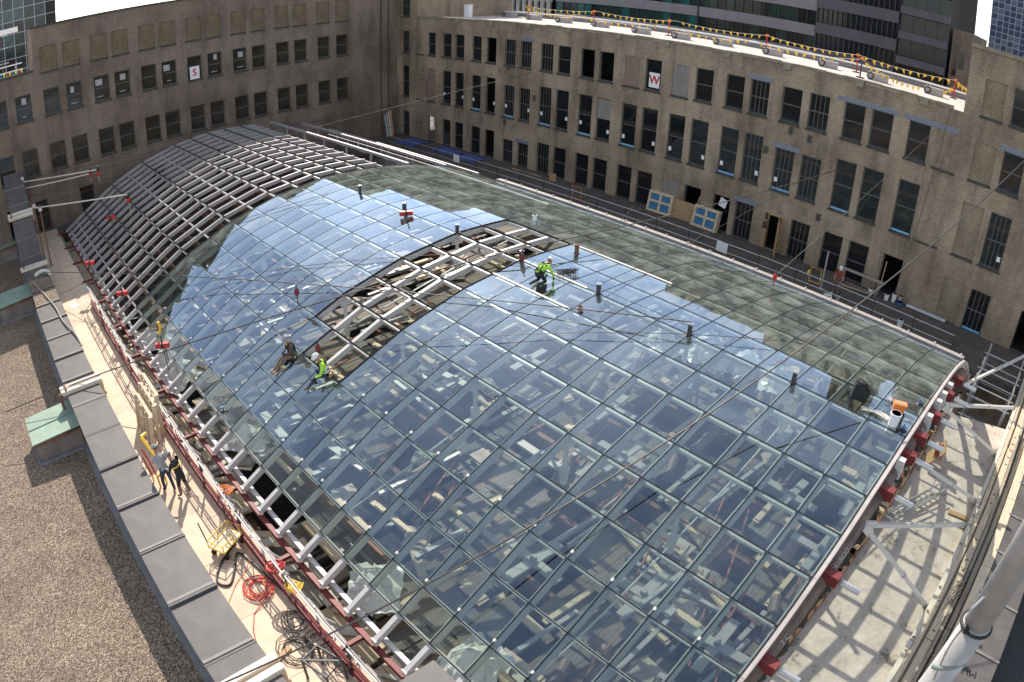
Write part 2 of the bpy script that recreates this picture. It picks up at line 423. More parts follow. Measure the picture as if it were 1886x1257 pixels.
def copy_tree(src, loc, rz=None, label=None, parent=None):
    c = src.copy(); COL.objects.link(c)
    c.location = loc
    if rz is not None: c.rotation_euler.z = rz
    if label: c['label'] = label
    if parent is not None: c.parent = parent
    WL[c.name] = Vector(loc)
    for ch in list(src.children):
        k = ch.copy(); COL.objects.link(k); k.parent = c
        for g in list(ch.children):
            h = g.copy(); COL.objects.link(h); h.parent = k
    return c
def sag_path(p, q, sag, n=16):
    p, q = Vector(p), Vector(q)
    return [p.lerp(q, i / n) - Vector((0, 0, 4 * sag * (i / n) * (1 - i / n))) for i in range(n + 1)]
def text_mesh(txt, size, depth=0.006):
    cu_ = bpy.data.curves.new('lettering', 'FONT'); cu_.body = txt; cu_.size = size; cu_.extrude = depth; cu_.offset = 0.022 * size if size > 0.5 else 0.0; cu_.align_x = 'CENTER'; cu_.align_y = 'CENTER'
    tmp = bpy.data.objects.new('lettering', cu_); COL.objects.link(tmp)
    me = bpy.data.meshes.new_from_object(tmp.evaluated_get(bpy.context.evaluated_depsgraph_get()))
    bpy.data.objects.remove(tmp)
    me.materials.clear()
    return me

# ------------------------------------------------------------------ ground and court floors
mb = MB(); mb.bx((-900, -500, -26), (1200, 1800, -25)); mb.obj('city_ground', 'city', kind='structure')
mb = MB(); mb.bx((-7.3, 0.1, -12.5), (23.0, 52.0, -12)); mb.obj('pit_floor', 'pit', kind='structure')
mb = MB(); mb.bx((-7.0, 0.0, -12), (-6.9, 51.5, -0.35)); mb.bx((22.9, 0, -12), (23.0, 54, -0.35)); mb.bx((-7, -0.1, -12), (23, 0.0, -0.35)); mb.obj('pit_wall', 'concrete', kind='structure')
# right-hand terrace (in the shade of the long building) and far terrace
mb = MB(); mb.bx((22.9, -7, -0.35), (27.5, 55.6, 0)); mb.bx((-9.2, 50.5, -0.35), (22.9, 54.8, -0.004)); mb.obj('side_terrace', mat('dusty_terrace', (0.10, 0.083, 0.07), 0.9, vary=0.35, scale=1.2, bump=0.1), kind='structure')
# near terrace, sunlit and stained
mb = MB(); mb.prism([(-9.2, -3.0), (-9.2, 0.0), (17.24, 0.0), (18.26, -3.0)], 'z', -0.35, 0.0); mb.obj('near_terrace', 'terrace', kind='structure')
# left walkway: joists base under plywood sheets
wk = thing('plywood_walkway', 'tan plywood walkway between the grey parapet and the red railing', 'walkway', (-8.2, 25, 0))
rw = random.Random(3)
sheet = {}
for k in range(4):
    mb = MB(); mb.box((0, 0, -0.012), (1.0, 2.425, 0.018)); sheet[k] = mb.mesh('plywood_sheet', mat('walkway_sheet', tuple(c * (0.93 + 0.045 * k) for c in (0.62, 0.475, 0.35)), 0.8, vary=0.15, scale=1.6, bump=0.08, bscale=30))
for j in range(21):
    for x in (-8.66, -7.645):
        y = 1.3 + j * 2.44 + (0.6 if x < -8 else 0)
        o = put('plywood_sheet', sheet[rw.randrange(4)], wk, Vector((x, y, rw.uniform(0, 0.004))) - Vector((-8.2, 25, 0)))
mb = MB(); mb.bx((-9.17, 0.0, -0.35), (-7.15, 52.0, -0.03)); mb.obj('joist_bed', 'timber_grey', wk)

# ------------------------------------------------------------------ walls with openings
def wall(mb, s0, s1, z0, z1, ops, depth=0.28, mi=0):
    ss = sorted({s0, s1} | {min(max(o[0], s0), s1) for o in ops} | {min(max(o[1], s0), s1) for o in ops})
    zs = sorted({z0, z1} | {min(max(o[2], z0), z1) for o in ops} | {min(max(o[3], z0), z1) for o in ops})
    for j in range(len(zs) - 1):
        zc = (zs[j] + zs[j + 1]) / 2
        run = None
        for i in range(len(ss) - 1):
            sc_ = (ss[i] + ss[i + 1]) / 2
            hole = any(o[0] < sc_ < o[1] and o[2] < zc < o[3] for o in ops)
            if not hole and run is None: run = ss[i]
            if run is not None and (hole or i == len(ss) - 2):
                e = ss[i] if hole else ss[i + 1]
                mb.add([(run, 0, zs[j]), (e, 0, zs[j]), (e, 0, zs[j + 1]), (run, 0, zs[j + 1])], [(0, 1, 2, 3)], mi)
                run = None
    for a, b, c, d in ops:
        if a < s0 or b > s1: continue
        P = [(a, 0, c), (b, 0, c), (b, 0, d), (a, 0, d)]; Q = [(x, depth, z) for x, _, z in P]
        mb.add(P + Q, [(0, 1, 5, 4), (1, 2, 6, 5), (2, 3, 7, 6), (3, 0, 4, 7)], mi)
WC = {}
def win_meshes(kind, w, h, pane_m):
    key = (kind, round(w, 2), round(h, 2), pane_m)
    if key in WC: return WC[key]
    mb = MB(); c = 0.07
    y0, y1 = 0.13, 0.21
    mb.bx((-w / 2, y0, 0), (-w / 2 + c, y1, h)); mb.bx((w / 2 - c, y0, 0), (w / 2, y1, h))
    mb.bx((-w / 2 + c, y0, 0), (w / 2 - c, y1, c)); mb.bx((-w / 2 + c, y0, h - c), (w / 2 - c, y1, h))
    fm = 'frame'
    if kind in ('dh', 'mu', 'half'):
        mb.bx((-w / 2 + c, y0 + 0.01, h * 0.5 - 0.035), (w / 2 - c, y1 - 0.01, h * 0.5 + 0.035))
    if kind == 'mu':
        fm = 'frame_light'
        for i in (1, 2, 3):
            x = -w / 2 + c + (w - 2 * c) * i / 4
            mb.bx((x - 0.022, y0 + 0.015, c), (x + 0.022, y1 - 0.015, h * 0.5 - 0.035)); mb.bx((x - 0.022, y0 + 0.015, h * 0.5 + 0.035), (x + 0.022, y1 - 0.015, h - c))
    f = mb.mesh('window', fm)
    sl_ = MB(); sl_.bx((-w / 2 - 0.06, -0.07, -0.13), (w / 2 + 0.06, 0.12, 0.0)); s_ = sl_.mesh('sill', 'sill')
    p = None
    if kind in ('dh', 'mu'):
        pb = MB(); pb.bx((-w / 2 + c, y0 + 0.035, c), (w / 2 - c, y0 + 0.045, h - c)); p = pb.mesh('pane', pane_m)
    if kind == 'half':
        pb = MB(); pb.bx((-w / 2 + c, y0 + 0.035, c), (w / 2 - c, y0 + 0.045, h * 0.5 - 0.035)); p = pb.mesh('pane', pane_m)
    WC[key] = (f, s_, p)
    return WC[key]
def add_window(parent, s, z, w, h, kind, fill='brick_fill', pane='winglass'):
    if kind in ('brick', 'plyred', 'plygrey', 'ply'):
        key = (kind, round(w, 2), round(h, 2), fill)
        if key not in WC:
            mb = MB(); y0 = 0.09 if kind == 'brick' else 0.05
            mb.bx((-w / 2 + 0.004, y0, 0.004), (w / 2 - 0.004, 0.30 if kind == 'brick' else 0.075, h - 0.004))
            WC[key] = mb.mesh('brick_infill' if kind == 'brick' else 'plywood_board', {'brick': fill, 'plyred': 'ply_red', 'plygrey': 'ply_grey', 'ply': 'ply'}[kind])
            sb = MB(); sb.bx((-w / 2 - 0.06, -0.07, -0.13), (w / 2 + 0.06, 0.085 if kind == 'brick' else 0.045, 0.0)); WC[key + ('s',)] = sb.mesh('sill', 'sill')
        o = put('brick_infill' if kind == 'brick' else 'plywood_board', WC[key], parent, (s, 0, z))
        put('sill', WC[key + ('s',)], o, (0, 0, 0))
        return o
    f, sl_, p = win_meshes(kind, w, h, pane)
    o = put('window', f, parent, (s, 0, z))
    put('sill', sl_, o, (0, 0, 0))
    if p: put('pane', p, o, (0, 0, 0))
    if kind == 'half':
        b = MB(); b.bx((-w / 2 + 0.05, 0.06, h * 0.5), (w / 2 - 0.05, 0.08, h - 0.06)); b.bx((-0.22, 0.02, h * 0.68), (0.22, 0.06, h * 0.84))
        put('plywood_board', b.mesh('plywood_board', 'ply_grey'), o, (0, 0, 0))
    return o
def lobj(mb, name, mats, parent, **kw):      # geometry already in the parent's own frame
    return put(name, mb.mesh(name, mats), parent, (0, 0, 0), **kw)

# ------------------------------------------------------------------ the long building on the right
FX = 27.5
fac = thing('brick_building', 'long tan brick building with three window rows and yellow pennants on its roof', 'building', (FX, 0, 0), rz=R(-90))
cols = [53.72, 51.38, 49.62, 47.39, 45.63, 43.37, 41.55, 39.28, 37.5, 35.25, 33.48, 31.2, 29.43, 27.16, 25.38, 23.15, 21.34, 19.06, 17.31, 15.08, 13.26, 10.98, 9.22, 6.93, 5.17, 2.9, 1.16, -2.15]
Tk = 'mu dh dh dh dh dh open mu mu mu dh open open plyred dh plygrey dh dh mu dh mu dh dh dh brick brick dh brick'.split()
Mk = 'dh dh plyred dh dh dh open mu mu mu dh dh half dh dh dh dh dh mu mu mu dh dh dh brick brick mu dh'.split()
Bk = 'mu open open open dh dh open mu mu mu dh dh dh dh dh plygrey open open mu door mu dh dh open brick brick mu open'.split()
ops, wins = [], []
for i, y in enumerate(cols):
    w = 1.14 if i < 3 else (1.22 if i < 9 else 1.32)
    for z0, z1, k in ((8.26, 10.42, Tk[i]), (3.92, 6.58 if i in (7, 8, 19, 20) else 6.98, Mk[i]), (0.02, 2.02 if i in (7, 8) else 2.45, Bk[i])):
        ops.append((-y - w / 2, -y + w / 2, z0, z1)); wins.append((-y, z0, w, z1 - z0, k))
for y, k in ((53.72, 'mu'), (2.9, 'brick'), (1.16, 'dh'), (-2.15, 'brick')):
    ops.append((-y - 0.64, -y + 0.64, 11.86, 13.92)); wins.append((-y, 11.86, 1.28, 2.06, k))
mb = MB()
YA, YB = 51.95, 4.55
wall(mb, -55.3, -YA, -1, 15.4, [o for o in ops if o[1] <= -YA])
# the opening column at 51.38 straddles nothing: it belongs to the middle block
wall(mb, -YA, -YB, -1, 11.72, [o for o in ops if -YA < o[0] and o[1] < -YB])
wall(mb, -YB, 14, -1, 15.4, [o for o in ops if o[0] > -YB])
# return walls of the two higher blocks, backs
mb.add([(-YA, 0, 11.72), (-YA, 9.5, 11.72), (-YA, 9.5, 15.4), (-YA, 0, 15.4)], [(0, 1, 2, 3)])
mb.add([(-YB, 0, 11.72), (-YB, 14, 11.72), (-YB, 14, 15.4), (-YB, 0, 15.4)], [(3, 2, 1, 0)])
mb.add([(-66, 14, -25), (14, 14, -25), (14, 14, 11.72), (-66, 14, 11.72)], [(3, 2, 1, 0)])
mb.add([(14, 0, -1), (14, 14, -1), (14, 14, 15.4), (14, 0, 15.4)], [(0, 1, 2, 3)])
lobj(mb, 'wall', 'brick', fac)
mb = MB()
mb.bx((-66, 0.35, 11.3), (-YB - 0.02, 14, 11.7)); rf = lobj(mb, 'roof', 'roofgravel', fac)
mb = MB(); mb.bx((-YB, 0.35, 14.9), (14, 14, 15.1)); lobj(mb, 'upper_roof', 'roofgravel', fac)
mb = MB(); mb.bx((-66, 0.35, 14.9), (-YA, 9.4, 15.1)); lobj(mb, 'upper_roof', 'roofgravel', fac)
# coping stones along the middle roof edge and on the higher blocks
mbs = [MB() for _ in range(3)]
for k, L in enumerate((1.18, 0.98, 1.34)): mbs[k].bx((-L / 2, -0.06, 0), (L / 2, 0.34, 0.16 + 0.02 * k))
cst = [m.mesh('coping_stone', 'stone_coping') for m in mbs]
s = -YA + 0.02
rc = random.Random(5)
while s < -YB - 1.0:
    k = rc.randrange(3); L = (1.18, 0.98, 1.34)[k]
    put('coping_stone', cst[k], fac, (s + L / 2, 0, 11.72 + rc.uniform(-0.01, 0.02))); s += L + 0.025
for i, y in enumerate((6.9, 10.9, 15.6, 19.8, 24.4, 28.5, 33.1, 37.3, 41.6, 45.9)):
    b = MB(); b.bx((-0.26, -0.16, -0.16), (0.26, -0.06, 0.22)); put('roof_bracket', b.mesh('roof_bracket', 'stone_coping'), fac, (-y, 0, 11.62))
for a_, b_ in (((-YB - 0.07, -0.1, 15.4), (14, 0.35, 15.62)), ((-YB - 0.07, 0.352, 15.4), (-YB + 0.3, 14, 15.62)), ((-55.3, -0.1, 15.4), (-YA + 0.05, 0.35, 15.62))):
    mb = MB(); mb.bx(a_, b_); lobj(mb, 'parapet_coping', 'stone_coping', fac)
for z in (-0.32, 3.3, 7.65, 11.2):
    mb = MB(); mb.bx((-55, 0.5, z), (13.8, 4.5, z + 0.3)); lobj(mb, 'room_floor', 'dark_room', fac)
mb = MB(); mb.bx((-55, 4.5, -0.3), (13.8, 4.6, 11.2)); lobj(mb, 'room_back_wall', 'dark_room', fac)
for s_, z_, w_, h_, k_ in wins:
    if k_ == 'door': continue
    add_window(fac, s_, z_, w_, h_, k_)
def lintel(y0, y1, z):
    b = MB(); b.bx((-y1, -0.025, z + 0.004), (-y0, 0.1, z + 0.30)); lobj(b, 'steel_lintel', 'lintel', fac)
for a, b, z in ((16.5, 18.2, 10.42), (8.35, 12.15, 10.42), (4.62, 7.95, 10.42), (0.2, 2.1, 10.42), (14.1, 15.95, 6.58), (16.45, 18.2, 2.45), (36.7, 38.3, 10.42), (36.8, 38.4, 2.02)): lintel(a, b, z)
# white stickers and pale blue foam strips in the middle row windows
stick = MB(); stick.bx((-0.11, 0.10, 0), (0.11, 0.115, 0.28)); st_me = stick.mesh('paper_tag', 'paper')
foam = MB(); foam.bx((-0.58, 0.09, 0.0), (0.58, 0.128, 0.12)); fo_me = foam.mesh('foam_strip', 'bluefoam')
for i in range(1, 27):
    if Mk[i] in ('brick',): continue
    sgn = -1 if i in (3, 5, 7, 9, 11, 13, 15, 17, 19) else 1
    if i not in (21, 22, 23, 20): put('paper_tag', st_me, fac, (-cols[i] + sgn * 0.42, 0, 3.92 + (0.75 if i < 12 else 0.5)))
    if i in (5, 7, 9, 11, 13, 17, 19, 21, 23): put('foam_strip', fo_me, fac, (-cols[i], 0, 3.93))
put('foam_strip', fo_me, fac, (-1.16, 0, 0.03))
# soot patches where ducts once met the wall: broken brick ends and dark sockets
for y, z in ((40.5, 7.5), (39.9, 7.35), (38.4, 7.3), (39.4, 7.9), (36.4, 5.7), (39.7, 3.2), (38.7, 3.0), (14.9, 7.6), (13.6, 7.4), (12.6, 7.3), (16.4, 6.0), (13.2, 2.95), (12.2, 2.9), (15.6, 1.9), (15.7, 1.3)):
    b = MB()
    for q in range(4): b.bx((-0.14 + 0.02 * (q % 2), -0.05, q * 0.12), (0.14 + 0.05 * (q % 2), 0.0 - 0.002, q * 0.12 + 0.09))
    lb = put('brick_toothing', b.mesh('brick_toothing', 'sill' if int(y * 10) % 3 else 'stone_coping'), fac, (-y, 0, z))
# rear parapet with its white top rail
mb = MB(); mb.bx((-66, 11.0, 11.7), (-YB - 0.03, 11.3, 12.0)); lobj(mb, 'rear_parapet', 'flash', fac)
mb = MB(); mb.bx((-66, 10.9, 12.08), (-YB - 0.03, 11.25, 12.2)); lobj(mb, 'rear_rail', 'white', fac)
# timber doorway with its door standing open
mb = MB(); y = 15.08
mb.bx((-y - 0.66, -0.05, 0.02), (-y - 0.45, 0.28, 2.45)); mb.bx((-y + 0.48, -0.03, 0.02), (-y + 0.66, 0.28, 2.45)); mb.bx((-y - 0.45, -0.04, 2.28), (-y + 0.48, 0.28, 2.45))
df = lobj(mb, 'door_frame', 'ply', fac)
mb = MB(); mb.box((-y + 0.62, -0.62, 1.2), (0.05, 1.15, 2.3), rz=R(28)); d_ = lobj(mb, 'open_door', 'ply', fac)
mb = MB(); mb.box((-y + 0.80, -0.95, 1.1), (0.10, 0.05, 0.14)); put('handle', mb.mesh('handle', 'galv'), d_, (0, 0, 0))
# timber stud across the open door bay and a paper sheet in the window beside
b = MB(); b.beam((-7.35, 0.03, 0.05), (-7.30, 0.08, 2.0), 0.09, 0.06); lobj(b, 'door_stud', 'ply', fac)
b = MB(); b.box((-19.0, 0.16, 1.95), (0.55, 0.02, 0.6), rot=Matrix.Rotation(0.25, 3, 'Y')); lobj(b, 'paper_sheet', 'paper', fac)

def letter_sign(letter, label, loc, rz):
    t = thing('letter_sign', label, 'sign', loc, 'lettered elevation signs in windows', rz)
    b = MB(); b.bx((-0.43, 0, -0.52), (0.43, 0.02, 0.52)); put('board', b.mesh('board', 'paper'), t, (0, 0, 0))
    me = text_mesh(letter, 0.80); me.materials.append(K['signred'])
    o = put('letter', me, t, (0, -0.008, 0)); o.rotation_euler = (R(90), 0, 0); o.scale = (1.0, 1.0, 1)
letter_sign('W', 'white sign with a red W in a window of the long tan building', (FX + 0.08, 25.30, 8.26 + 0.72), R(-90))

# ------------------------------------------------------------------ the end building
EB = math.atan(0.104)
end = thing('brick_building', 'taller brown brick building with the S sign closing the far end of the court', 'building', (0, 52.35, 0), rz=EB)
k_ = 1.0054
E1 = [-5.9, -4.07, -1.79, -0.05, 2.19, 4.01, 6.26, 8.08, 10.41, 12.26, 14.63, 16.48, 18.92, 20.96]
E2 = [-12.2, -10.2, -8.22, -5.92, -4.05, -1.78, -0.03, 2.24, 4.01, 6.28, 8.12, 10.47, 12.31, 14.68, 16.53, 18.98, 21.0]
ops, wins = [], []
for x in E1:
    s_ = x * k_; ops.append((s_ - 0.69, s_ + 0.69, 11.82, 13.7)); wins.append((s_, 11.82, 1.38, 1.88, 'brick'))
for x in E2:
    s_ = x * k_
    ops.append((s_ - 0.66, s_ + 0.66, 8.55, 10.5)); wins.append((s_, 8.55, 1.32, 1.95, 'dh'))
    ops.append((s_ - 0.67, s_ + 0.67, 4.35, 6.4)); wins.append((s_, 4.35, 1.34, 2.05, 'dh'))
for x in (-10.2, -8.0, -4.05, 2.24, 8.12, 12.31):
    s_ = x * k_
    ops.append((s_ - 0.62, s_ + 0.62, 0.02, 2.4)); wins.append((s_, 0.02, 1.24, 2.38, 'dh' if x > -9 else 'open'))
mb = MB(); SL = -7.2
wall(mb, -60, SL, -25, 12.0, [o for o in ops if o[1] < SL]); wall(mb, SL, 27.62, -25, 15.2, [o for o in ops if o[0] > SL])
mb.add([(SL, 0, 11.4), (SL, 2.0, 11.4), (SL, 2.0, 15.2), (SL, 0, 15.2)], [(3, 2, 1, 0)])
mb.add([(-60, 9, -25), (27.6, 9, -25), (27.6, 9, 11.5), (-60, 9, 11.5)], [(3, 2, 1, 0)])
mb.add([(SL, 2, 11.4), (27.6, 2, 11.4), (27.6, 2, 15.2), (SL, 2, 15.2)], [(3, 2, 1, 0)])
mb.add([(27.62, 0, 11), (27.62, 9, 11), (27.62, 2, 15.2), (27.62, 0, 15.2)], [(0, 1, 2, 3)])
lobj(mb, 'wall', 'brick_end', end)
mb = MB(); mb.bx((SL + 0.01, 0.3, 15.0), (27.6, 1.99, 15.1)); lobj(mb, 'upper_roof', 'roofgravel', end)
mb = MB(); mb.bx((-60, 0.3, 11.4), (27.5, 8.99, 11.6)); lobj(mb, 'roof', 'roofgravel', end)
mb = MB(); mb.bx((SL - 0.06, -0.08, 15.2), (27.6, 0.36, 15.34)); mb.bx((-60, -0.1, 12.0), (SL - 0.07, 0.4, 12.16)); lobj(mb, 'coping', 'sill', end)
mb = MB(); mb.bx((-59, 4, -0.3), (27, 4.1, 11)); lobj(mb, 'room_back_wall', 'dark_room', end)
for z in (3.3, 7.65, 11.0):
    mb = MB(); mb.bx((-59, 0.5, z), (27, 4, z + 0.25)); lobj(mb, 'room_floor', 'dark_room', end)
K['winglass_brown'] = mat('blind_backed_glass', (0.042, 0.036, 0.028), 0.08, vary=0.5, scale=0.9, spec=0.55)
bright_spot = MB(); bright_spot.bx((-0.28, 0.155, 1.25), (0.30, 0.164, 1.72)); spot_me = bright_spot.mesh('lit_gap_plate', mat('bright_spot_grey', (0.42, 0.42, 0.42), 0.8, vary=0.3, scale=4))  # pale plates stand in for bright spots of daylight inside the rooms
reb = random.Random(8)
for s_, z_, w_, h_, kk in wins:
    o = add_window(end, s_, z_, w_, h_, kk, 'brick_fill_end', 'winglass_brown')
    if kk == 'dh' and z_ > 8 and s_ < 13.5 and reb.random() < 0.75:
        b_ = put('bright_spot_plate', spot_me, end, (s_ + reb.uniform(-0.25, 0.25), 0, z_ + reb.uniform(-0.1, 0.1))); b_.scale = (reb.uniform(0.35, 1), 1, 1)
        b2 = put('lit_gap_plate', spot_me, end, (s_ + reb.uniform(-0.2, 0.2), 0, z_ + 0.16)); b2.scale = (reb.uniform(0.5, 1.1), 1, 0.12)
letter_sign('S', 'white sign with a red S in a window of the brown end building', (6.25, 52.35 + 0.104 * 6.25 + 0.02, 9.12), EB)
# cornice pipes on the wall
mb = MB(); mb.tube([(25.6, -0.08, 0.2), (25.6, -0.08, 14)], 0.06, 8); lobj(mb, 'downpipe', 'sill', end); mb = MB(); mb.tube([(26.5, -0.08, 0.2), (26.5, -0.08, 14)], 0.05, 8); lobj(mb, 'downpipe', 'sill', end)

# ------------------------------------------------------------------ buildings beyond
def band_building(name, label, p0, p1, floors, z0, zt, depth, glass, span, bay, parent_kw={}, fin=None, band_h=1.45, floor_h=3.4, proud=0.12):
    """a block whose front runs p0 -> p1 (seen from the court), with bands, glass bays and mullions as parts"""
    p0, p1 = Vector((*p0, 0)), Vector((*p1, 0)); L = (p1 - p0).length
    az = math.atan2(p1.y - p0.y, p1.x - p0.x)
    t = thing(name, label, 'office tower' if 'office' in name else 'building', (p0.x, p0.y, 0), rz=az)
    mb = MB(); mb.bx((0, 0.3, z0), (L, depth, zt)); lobj(mb, 'core', 'dark_room', t)
    nb = max(1, int(L / bay)); bw = L / nb
    pm = {}
    for k, g in enumerate(glass):
        b = MB(); b.bx((0.03, 0.16, 0.04), (bw - 0.03, 0.2, floor_h - band_h - 0.04)); pm[k] = b.mesh('window_pane', g)
    bm = MB(); bm.bx((0, -proud, 0), (L, 0.28, band_h)); band_me = bm.mesh('spandrel_band', span)
    mm = MB(); mm.bx((-0.045, 0.02, 0), (0.045, 0.26, floor_h - band_h)); mul_me = mm.mesh('mullion', 'dark_steel')
    rr = random.Random(len(label))
    zf = floors[0]
    while zf < min(floors[1], zt - 1):
        put('spandrel_band', band_me, t, (0, 0, zf))
        for i in range(nb):
            put('window_pane', pm[rr.choice(list(pm))], t, (i * bw, 0, zf + band_h))
        for i in range(nb + 1): put('mullion', mul_me, t, (i * bw, 0, zf + band_h))
        zf += floor_h
    return t
def gm(name, col, rough=0.08): return mat(name, col, rough, vary=0.6, scale=0.7, spec=0.4, detail=8)
K['g_teal'] = gm('teal_glass', (0.018, 0.11, 0.105)); K['g_dark'] = gm('dark_tower_glass', (0.010, 0.016, 0.018)); K['g_green'] = gm('green_glass', (0.018, 0.045, 0.04)); K['g_navy'] = gm('navy_glass', (0.014, 0.016, 0.024))
K['band_grey'] = mat('grey_spandrel', (0.23, 0.215, 0.24), 0.5, vary=0.12, scale=0.6, metal=0.2); K['band_purple'] = mat('dark_spandrel', (0.075, 0.07, 0.09), 0.5, vary=0.2, scale=0.5)
K['pale_stone'] = mat('pale_stone', (0.42, 0.40, 0.36), 0.85, vary=0.2, scale=0.8)
K['g_blue'] = gm('blue_grid_glass', (0.10, 0.12, 0.20)); K['g_blue2'] = gm('reflection_toned_glass', (0.21, 0.23, 0.31)); K['grid_white'] = mat('white_mullion', (0.50, 0.52, 0.56), 0.5, vary=0.1)  # violet-grey reflections put into the tower pane tones
K['g_leftdark'] = gm('left_tower_glass', (0.022, 0.038, 0.042)); K['g_leftgreen'] = gm('left_tower_green', (0.05, 0.10, 0.09))
band_building('glass_office', 'teal glass office block with grey bands behind the long roof', (75, 79.2), (75, 52), (5.8, 24), -25, 30, 20, ['g_teal', 'g_dark', 'g_green'], 'band_grey', 1.5)
band_building('glass_office', 'green black office wing with broad grey bands right of the teal block', (75.2, 51.8), (75.2, 33.9), (5.8, 24), -25, 36, 20, ['g_green', 'g_dark', 'g_dark'], 'band_grey', 1.3)
band_building('glass_office', 'dark office corner with dim violet bands between two wings', (75, 33.7), (71, 21.4), (6.3, 24), -25, 40, 20, ['g_dark', 'g_navy'], 'band_purple', 0.8)
band_building('apartment_tower', 'black balcony tower behind the right end of the pennant roof', (70.8, 21.1), (71.5, 15.2), (5.8, 24), -25, 44, 18, ['g_navy', 'g_dark'], 'band_purple', 1.2, proud=0.9, band_h=0.9, floor_h=3.0)
b_ = thing('brick_building', 'low dark brown building in the gap beside the balcony tower', 'building', (73, 15, 0))
mb = MB(); mb.bx((73, 12.5, -25), (85, 15.0, 17.6)); mb.obj('wall', 'brick_end', b_)
mb = MB(); mb.bx((72.9, 13.2, 13), (73, 13.8, 15)); mb.obj('window', 'winglass', b_)
mb = MB(); mb.bx((72.9, 14.1, 12), (73, 14.6, 16)); mb.obj('window', 'winglass', b_)
b_ = thing('stone_building', 'pale stone building with tall piers behind the left end of the pennant roof', 'building', (75, 107, 0))
mb = MB(); mb.bx((75.3, 80.2, -25), (90, 112, 34)); mb.obj('wall', 'winglass', b_)
for i in range(22):
    mb = MB(); y = 80.5 + i * 1.45; mb.bx((74.9, y, -25), (75.35, y + 0.75, 34)); mb.obj('pier', 'pale_stone', b_)
for z in (4.2, 8.2, 12.4, 16.6):
    mb = MB(); mb.bx((75.1, 80.2, z), (75.345, 112, z + 0.7)); mb.obj('string_course', 'pale_stone', b_)
def grid_tower(label, p0, p1, z0, zt, depth, cw, ch, glass, zs):
    p0, p1 = Vector((*p0, 0)), Vector((*p1, 0)); L = (p1 - p0).length
    t = thing('glass_tower', label, 'tower', (p0.x, p0.y, 0), rz=math.atan2(p1.y - p0.y, p1.x - p0.x))
    mb = MB(); mb.bx((0, 0.2, z0), (L, depth, zt)); lobj(mb, 'core', 'dark_room', t)
    nx, nz = int(L / cw), int((zt - zs) / ch)
    pms = []
    for g in glass:
        b = MB(); b.bx((0.05, 0.1, 0.05), (cw - 0.05, 0.16, ch - 0.05)); pms.append(b.mesh('glass_pane', g))
    rr = random.Random(int(cw * 10))
    for j in range(nz):
        for i in range(nx):
            if (j + 1) * ch + zs > zs + 19 or i > 15: continue
            put('glass_pane', rr.choice(pms), t, (i * cw, 0, zs + j * ch))
    mm = MB(); mm.bx((-0.05, 0.0, zs), (0.05, 0.19, zt)); me_ = mm.mesh('mullion', 'grid_white')
    for i in range(nx + 1): put('mullion', me_, t, (i * cw, 0, 0))
    mm = MB(); mm.bx((0, 0.03, -0.05), (L, 0.18, 0.05)); me_ = mm.mesh('transom', 'grid_white')
    for j in range(nz + 1): put('transom', me_, t, (0, 0, zs + j * ch))
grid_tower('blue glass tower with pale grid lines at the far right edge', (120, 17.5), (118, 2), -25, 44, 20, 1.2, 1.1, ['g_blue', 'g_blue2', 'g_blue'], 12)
grid_tower('dark green gridded glass tower at the far left beyond the end building', (-26, 112), (1.9, 110), -25, 40, 25, 1.75, 1.9, ['g_leftdark', 'g_leftdark', 'g_leftgreen', 'g_navy'], 8)

# ------------------------------------------------------------------ the vaulted roof
PRO = {10: (6.88, 4.82)}
x_, z_ = PRO[10]
for i in range(1, 10):
    a = R([0, 7.37, 14.75, 22.1, 29.5][i // 2]); x_ -= 1.39 * math.cos(a); z_ -= 1.39 * math.sin(a); PRO[10 - i] = (x_, z_)
a = R(29.5); PRO[0] = (x_ - 0.925 * math.cos(a), z_ - 0.925 * math.sin(a))
x_, z_ = PRO[10]
for i, d in enumerate([1.5, 4.5, 7.0, 10.5, 14.6, 18.0, 23.5, 27, 30, 33], 1):
    a = R(d); x_ += 1.39 * math.cos(a); z_ -= 1.39 * math.sin(a); PRO[10 + i] = (x_, z_)
STEP, NA, NG = 1.25, 39, 24            # bays of 1.25 m; glass reaches arch 24, steel arch 39
def glass_z(x):
    for p in range(20):
        (xa, za), (xb, zb) = PRO[p], PRO[p + 1]
        if xa <= x <= xb: return za + (zb - za) * (x - xa) / (xb - xa)
    return 0.9
def nrm(p):                            # unit normal of facet p..p+1 in the xz plane
    (xa, za), (xb, zb) = PRO[p], PRO[p + 1]
    d = math.hypot(xb - xa, zb - za); return (-(zb - za) / d, (xb - xa) / d)
vault = thing('vaulted_roof', 'arched steel grid roof, half glazed with blue reflecting panes, filling the court', 'glass roof', (6.88, 24, 0))
VO = WL[vault.name]
def open_bay(p, a):
    if a >= NG: return True
    if 4 <= p <= 10 and 12 <= a <= 14: return True
    if p == 3 and 12 <= a <= 13: return True
    return False
pane_me = {}
for p in range(20):
    (xa, za), (xb, zb) = PRO[p], PRO[p + 1]
    nx, nz = nrm(p); g = 0.018; d = math.hypot(xb - xa, zb - za); ux, uz = (xb - xa) / d, (zb - za) / d
    A = (xa + ux * g, za + uz * g); B = (xb - ux * g, zb - uz * g); t = 0.026
    mb = MB()
    vs = [(A[0], g, A[1]), (B[0], g, B[1]), (B[0], STEP - g, B[1]), (A[0], STEP - g, A[1])]
    lo = [(x - nx * t, y, z - nz * t) for x, y, z in vs]
    mb.add(vs, [(0, 1, 2, 3)], 0)
    mb.add(lo, [(3, 2, 1, 0)], 1)
    mb.add(vs + lo, [(0, 4, 5, 1), (1, 5, 6, 2), (2, 6, 7, 3), (3, 7, 4, 0)], 2)
    pane_me[p] = mb
cells = [(p, a) for p in range(20) for a in range(NG) if not open_bay(p, a)]
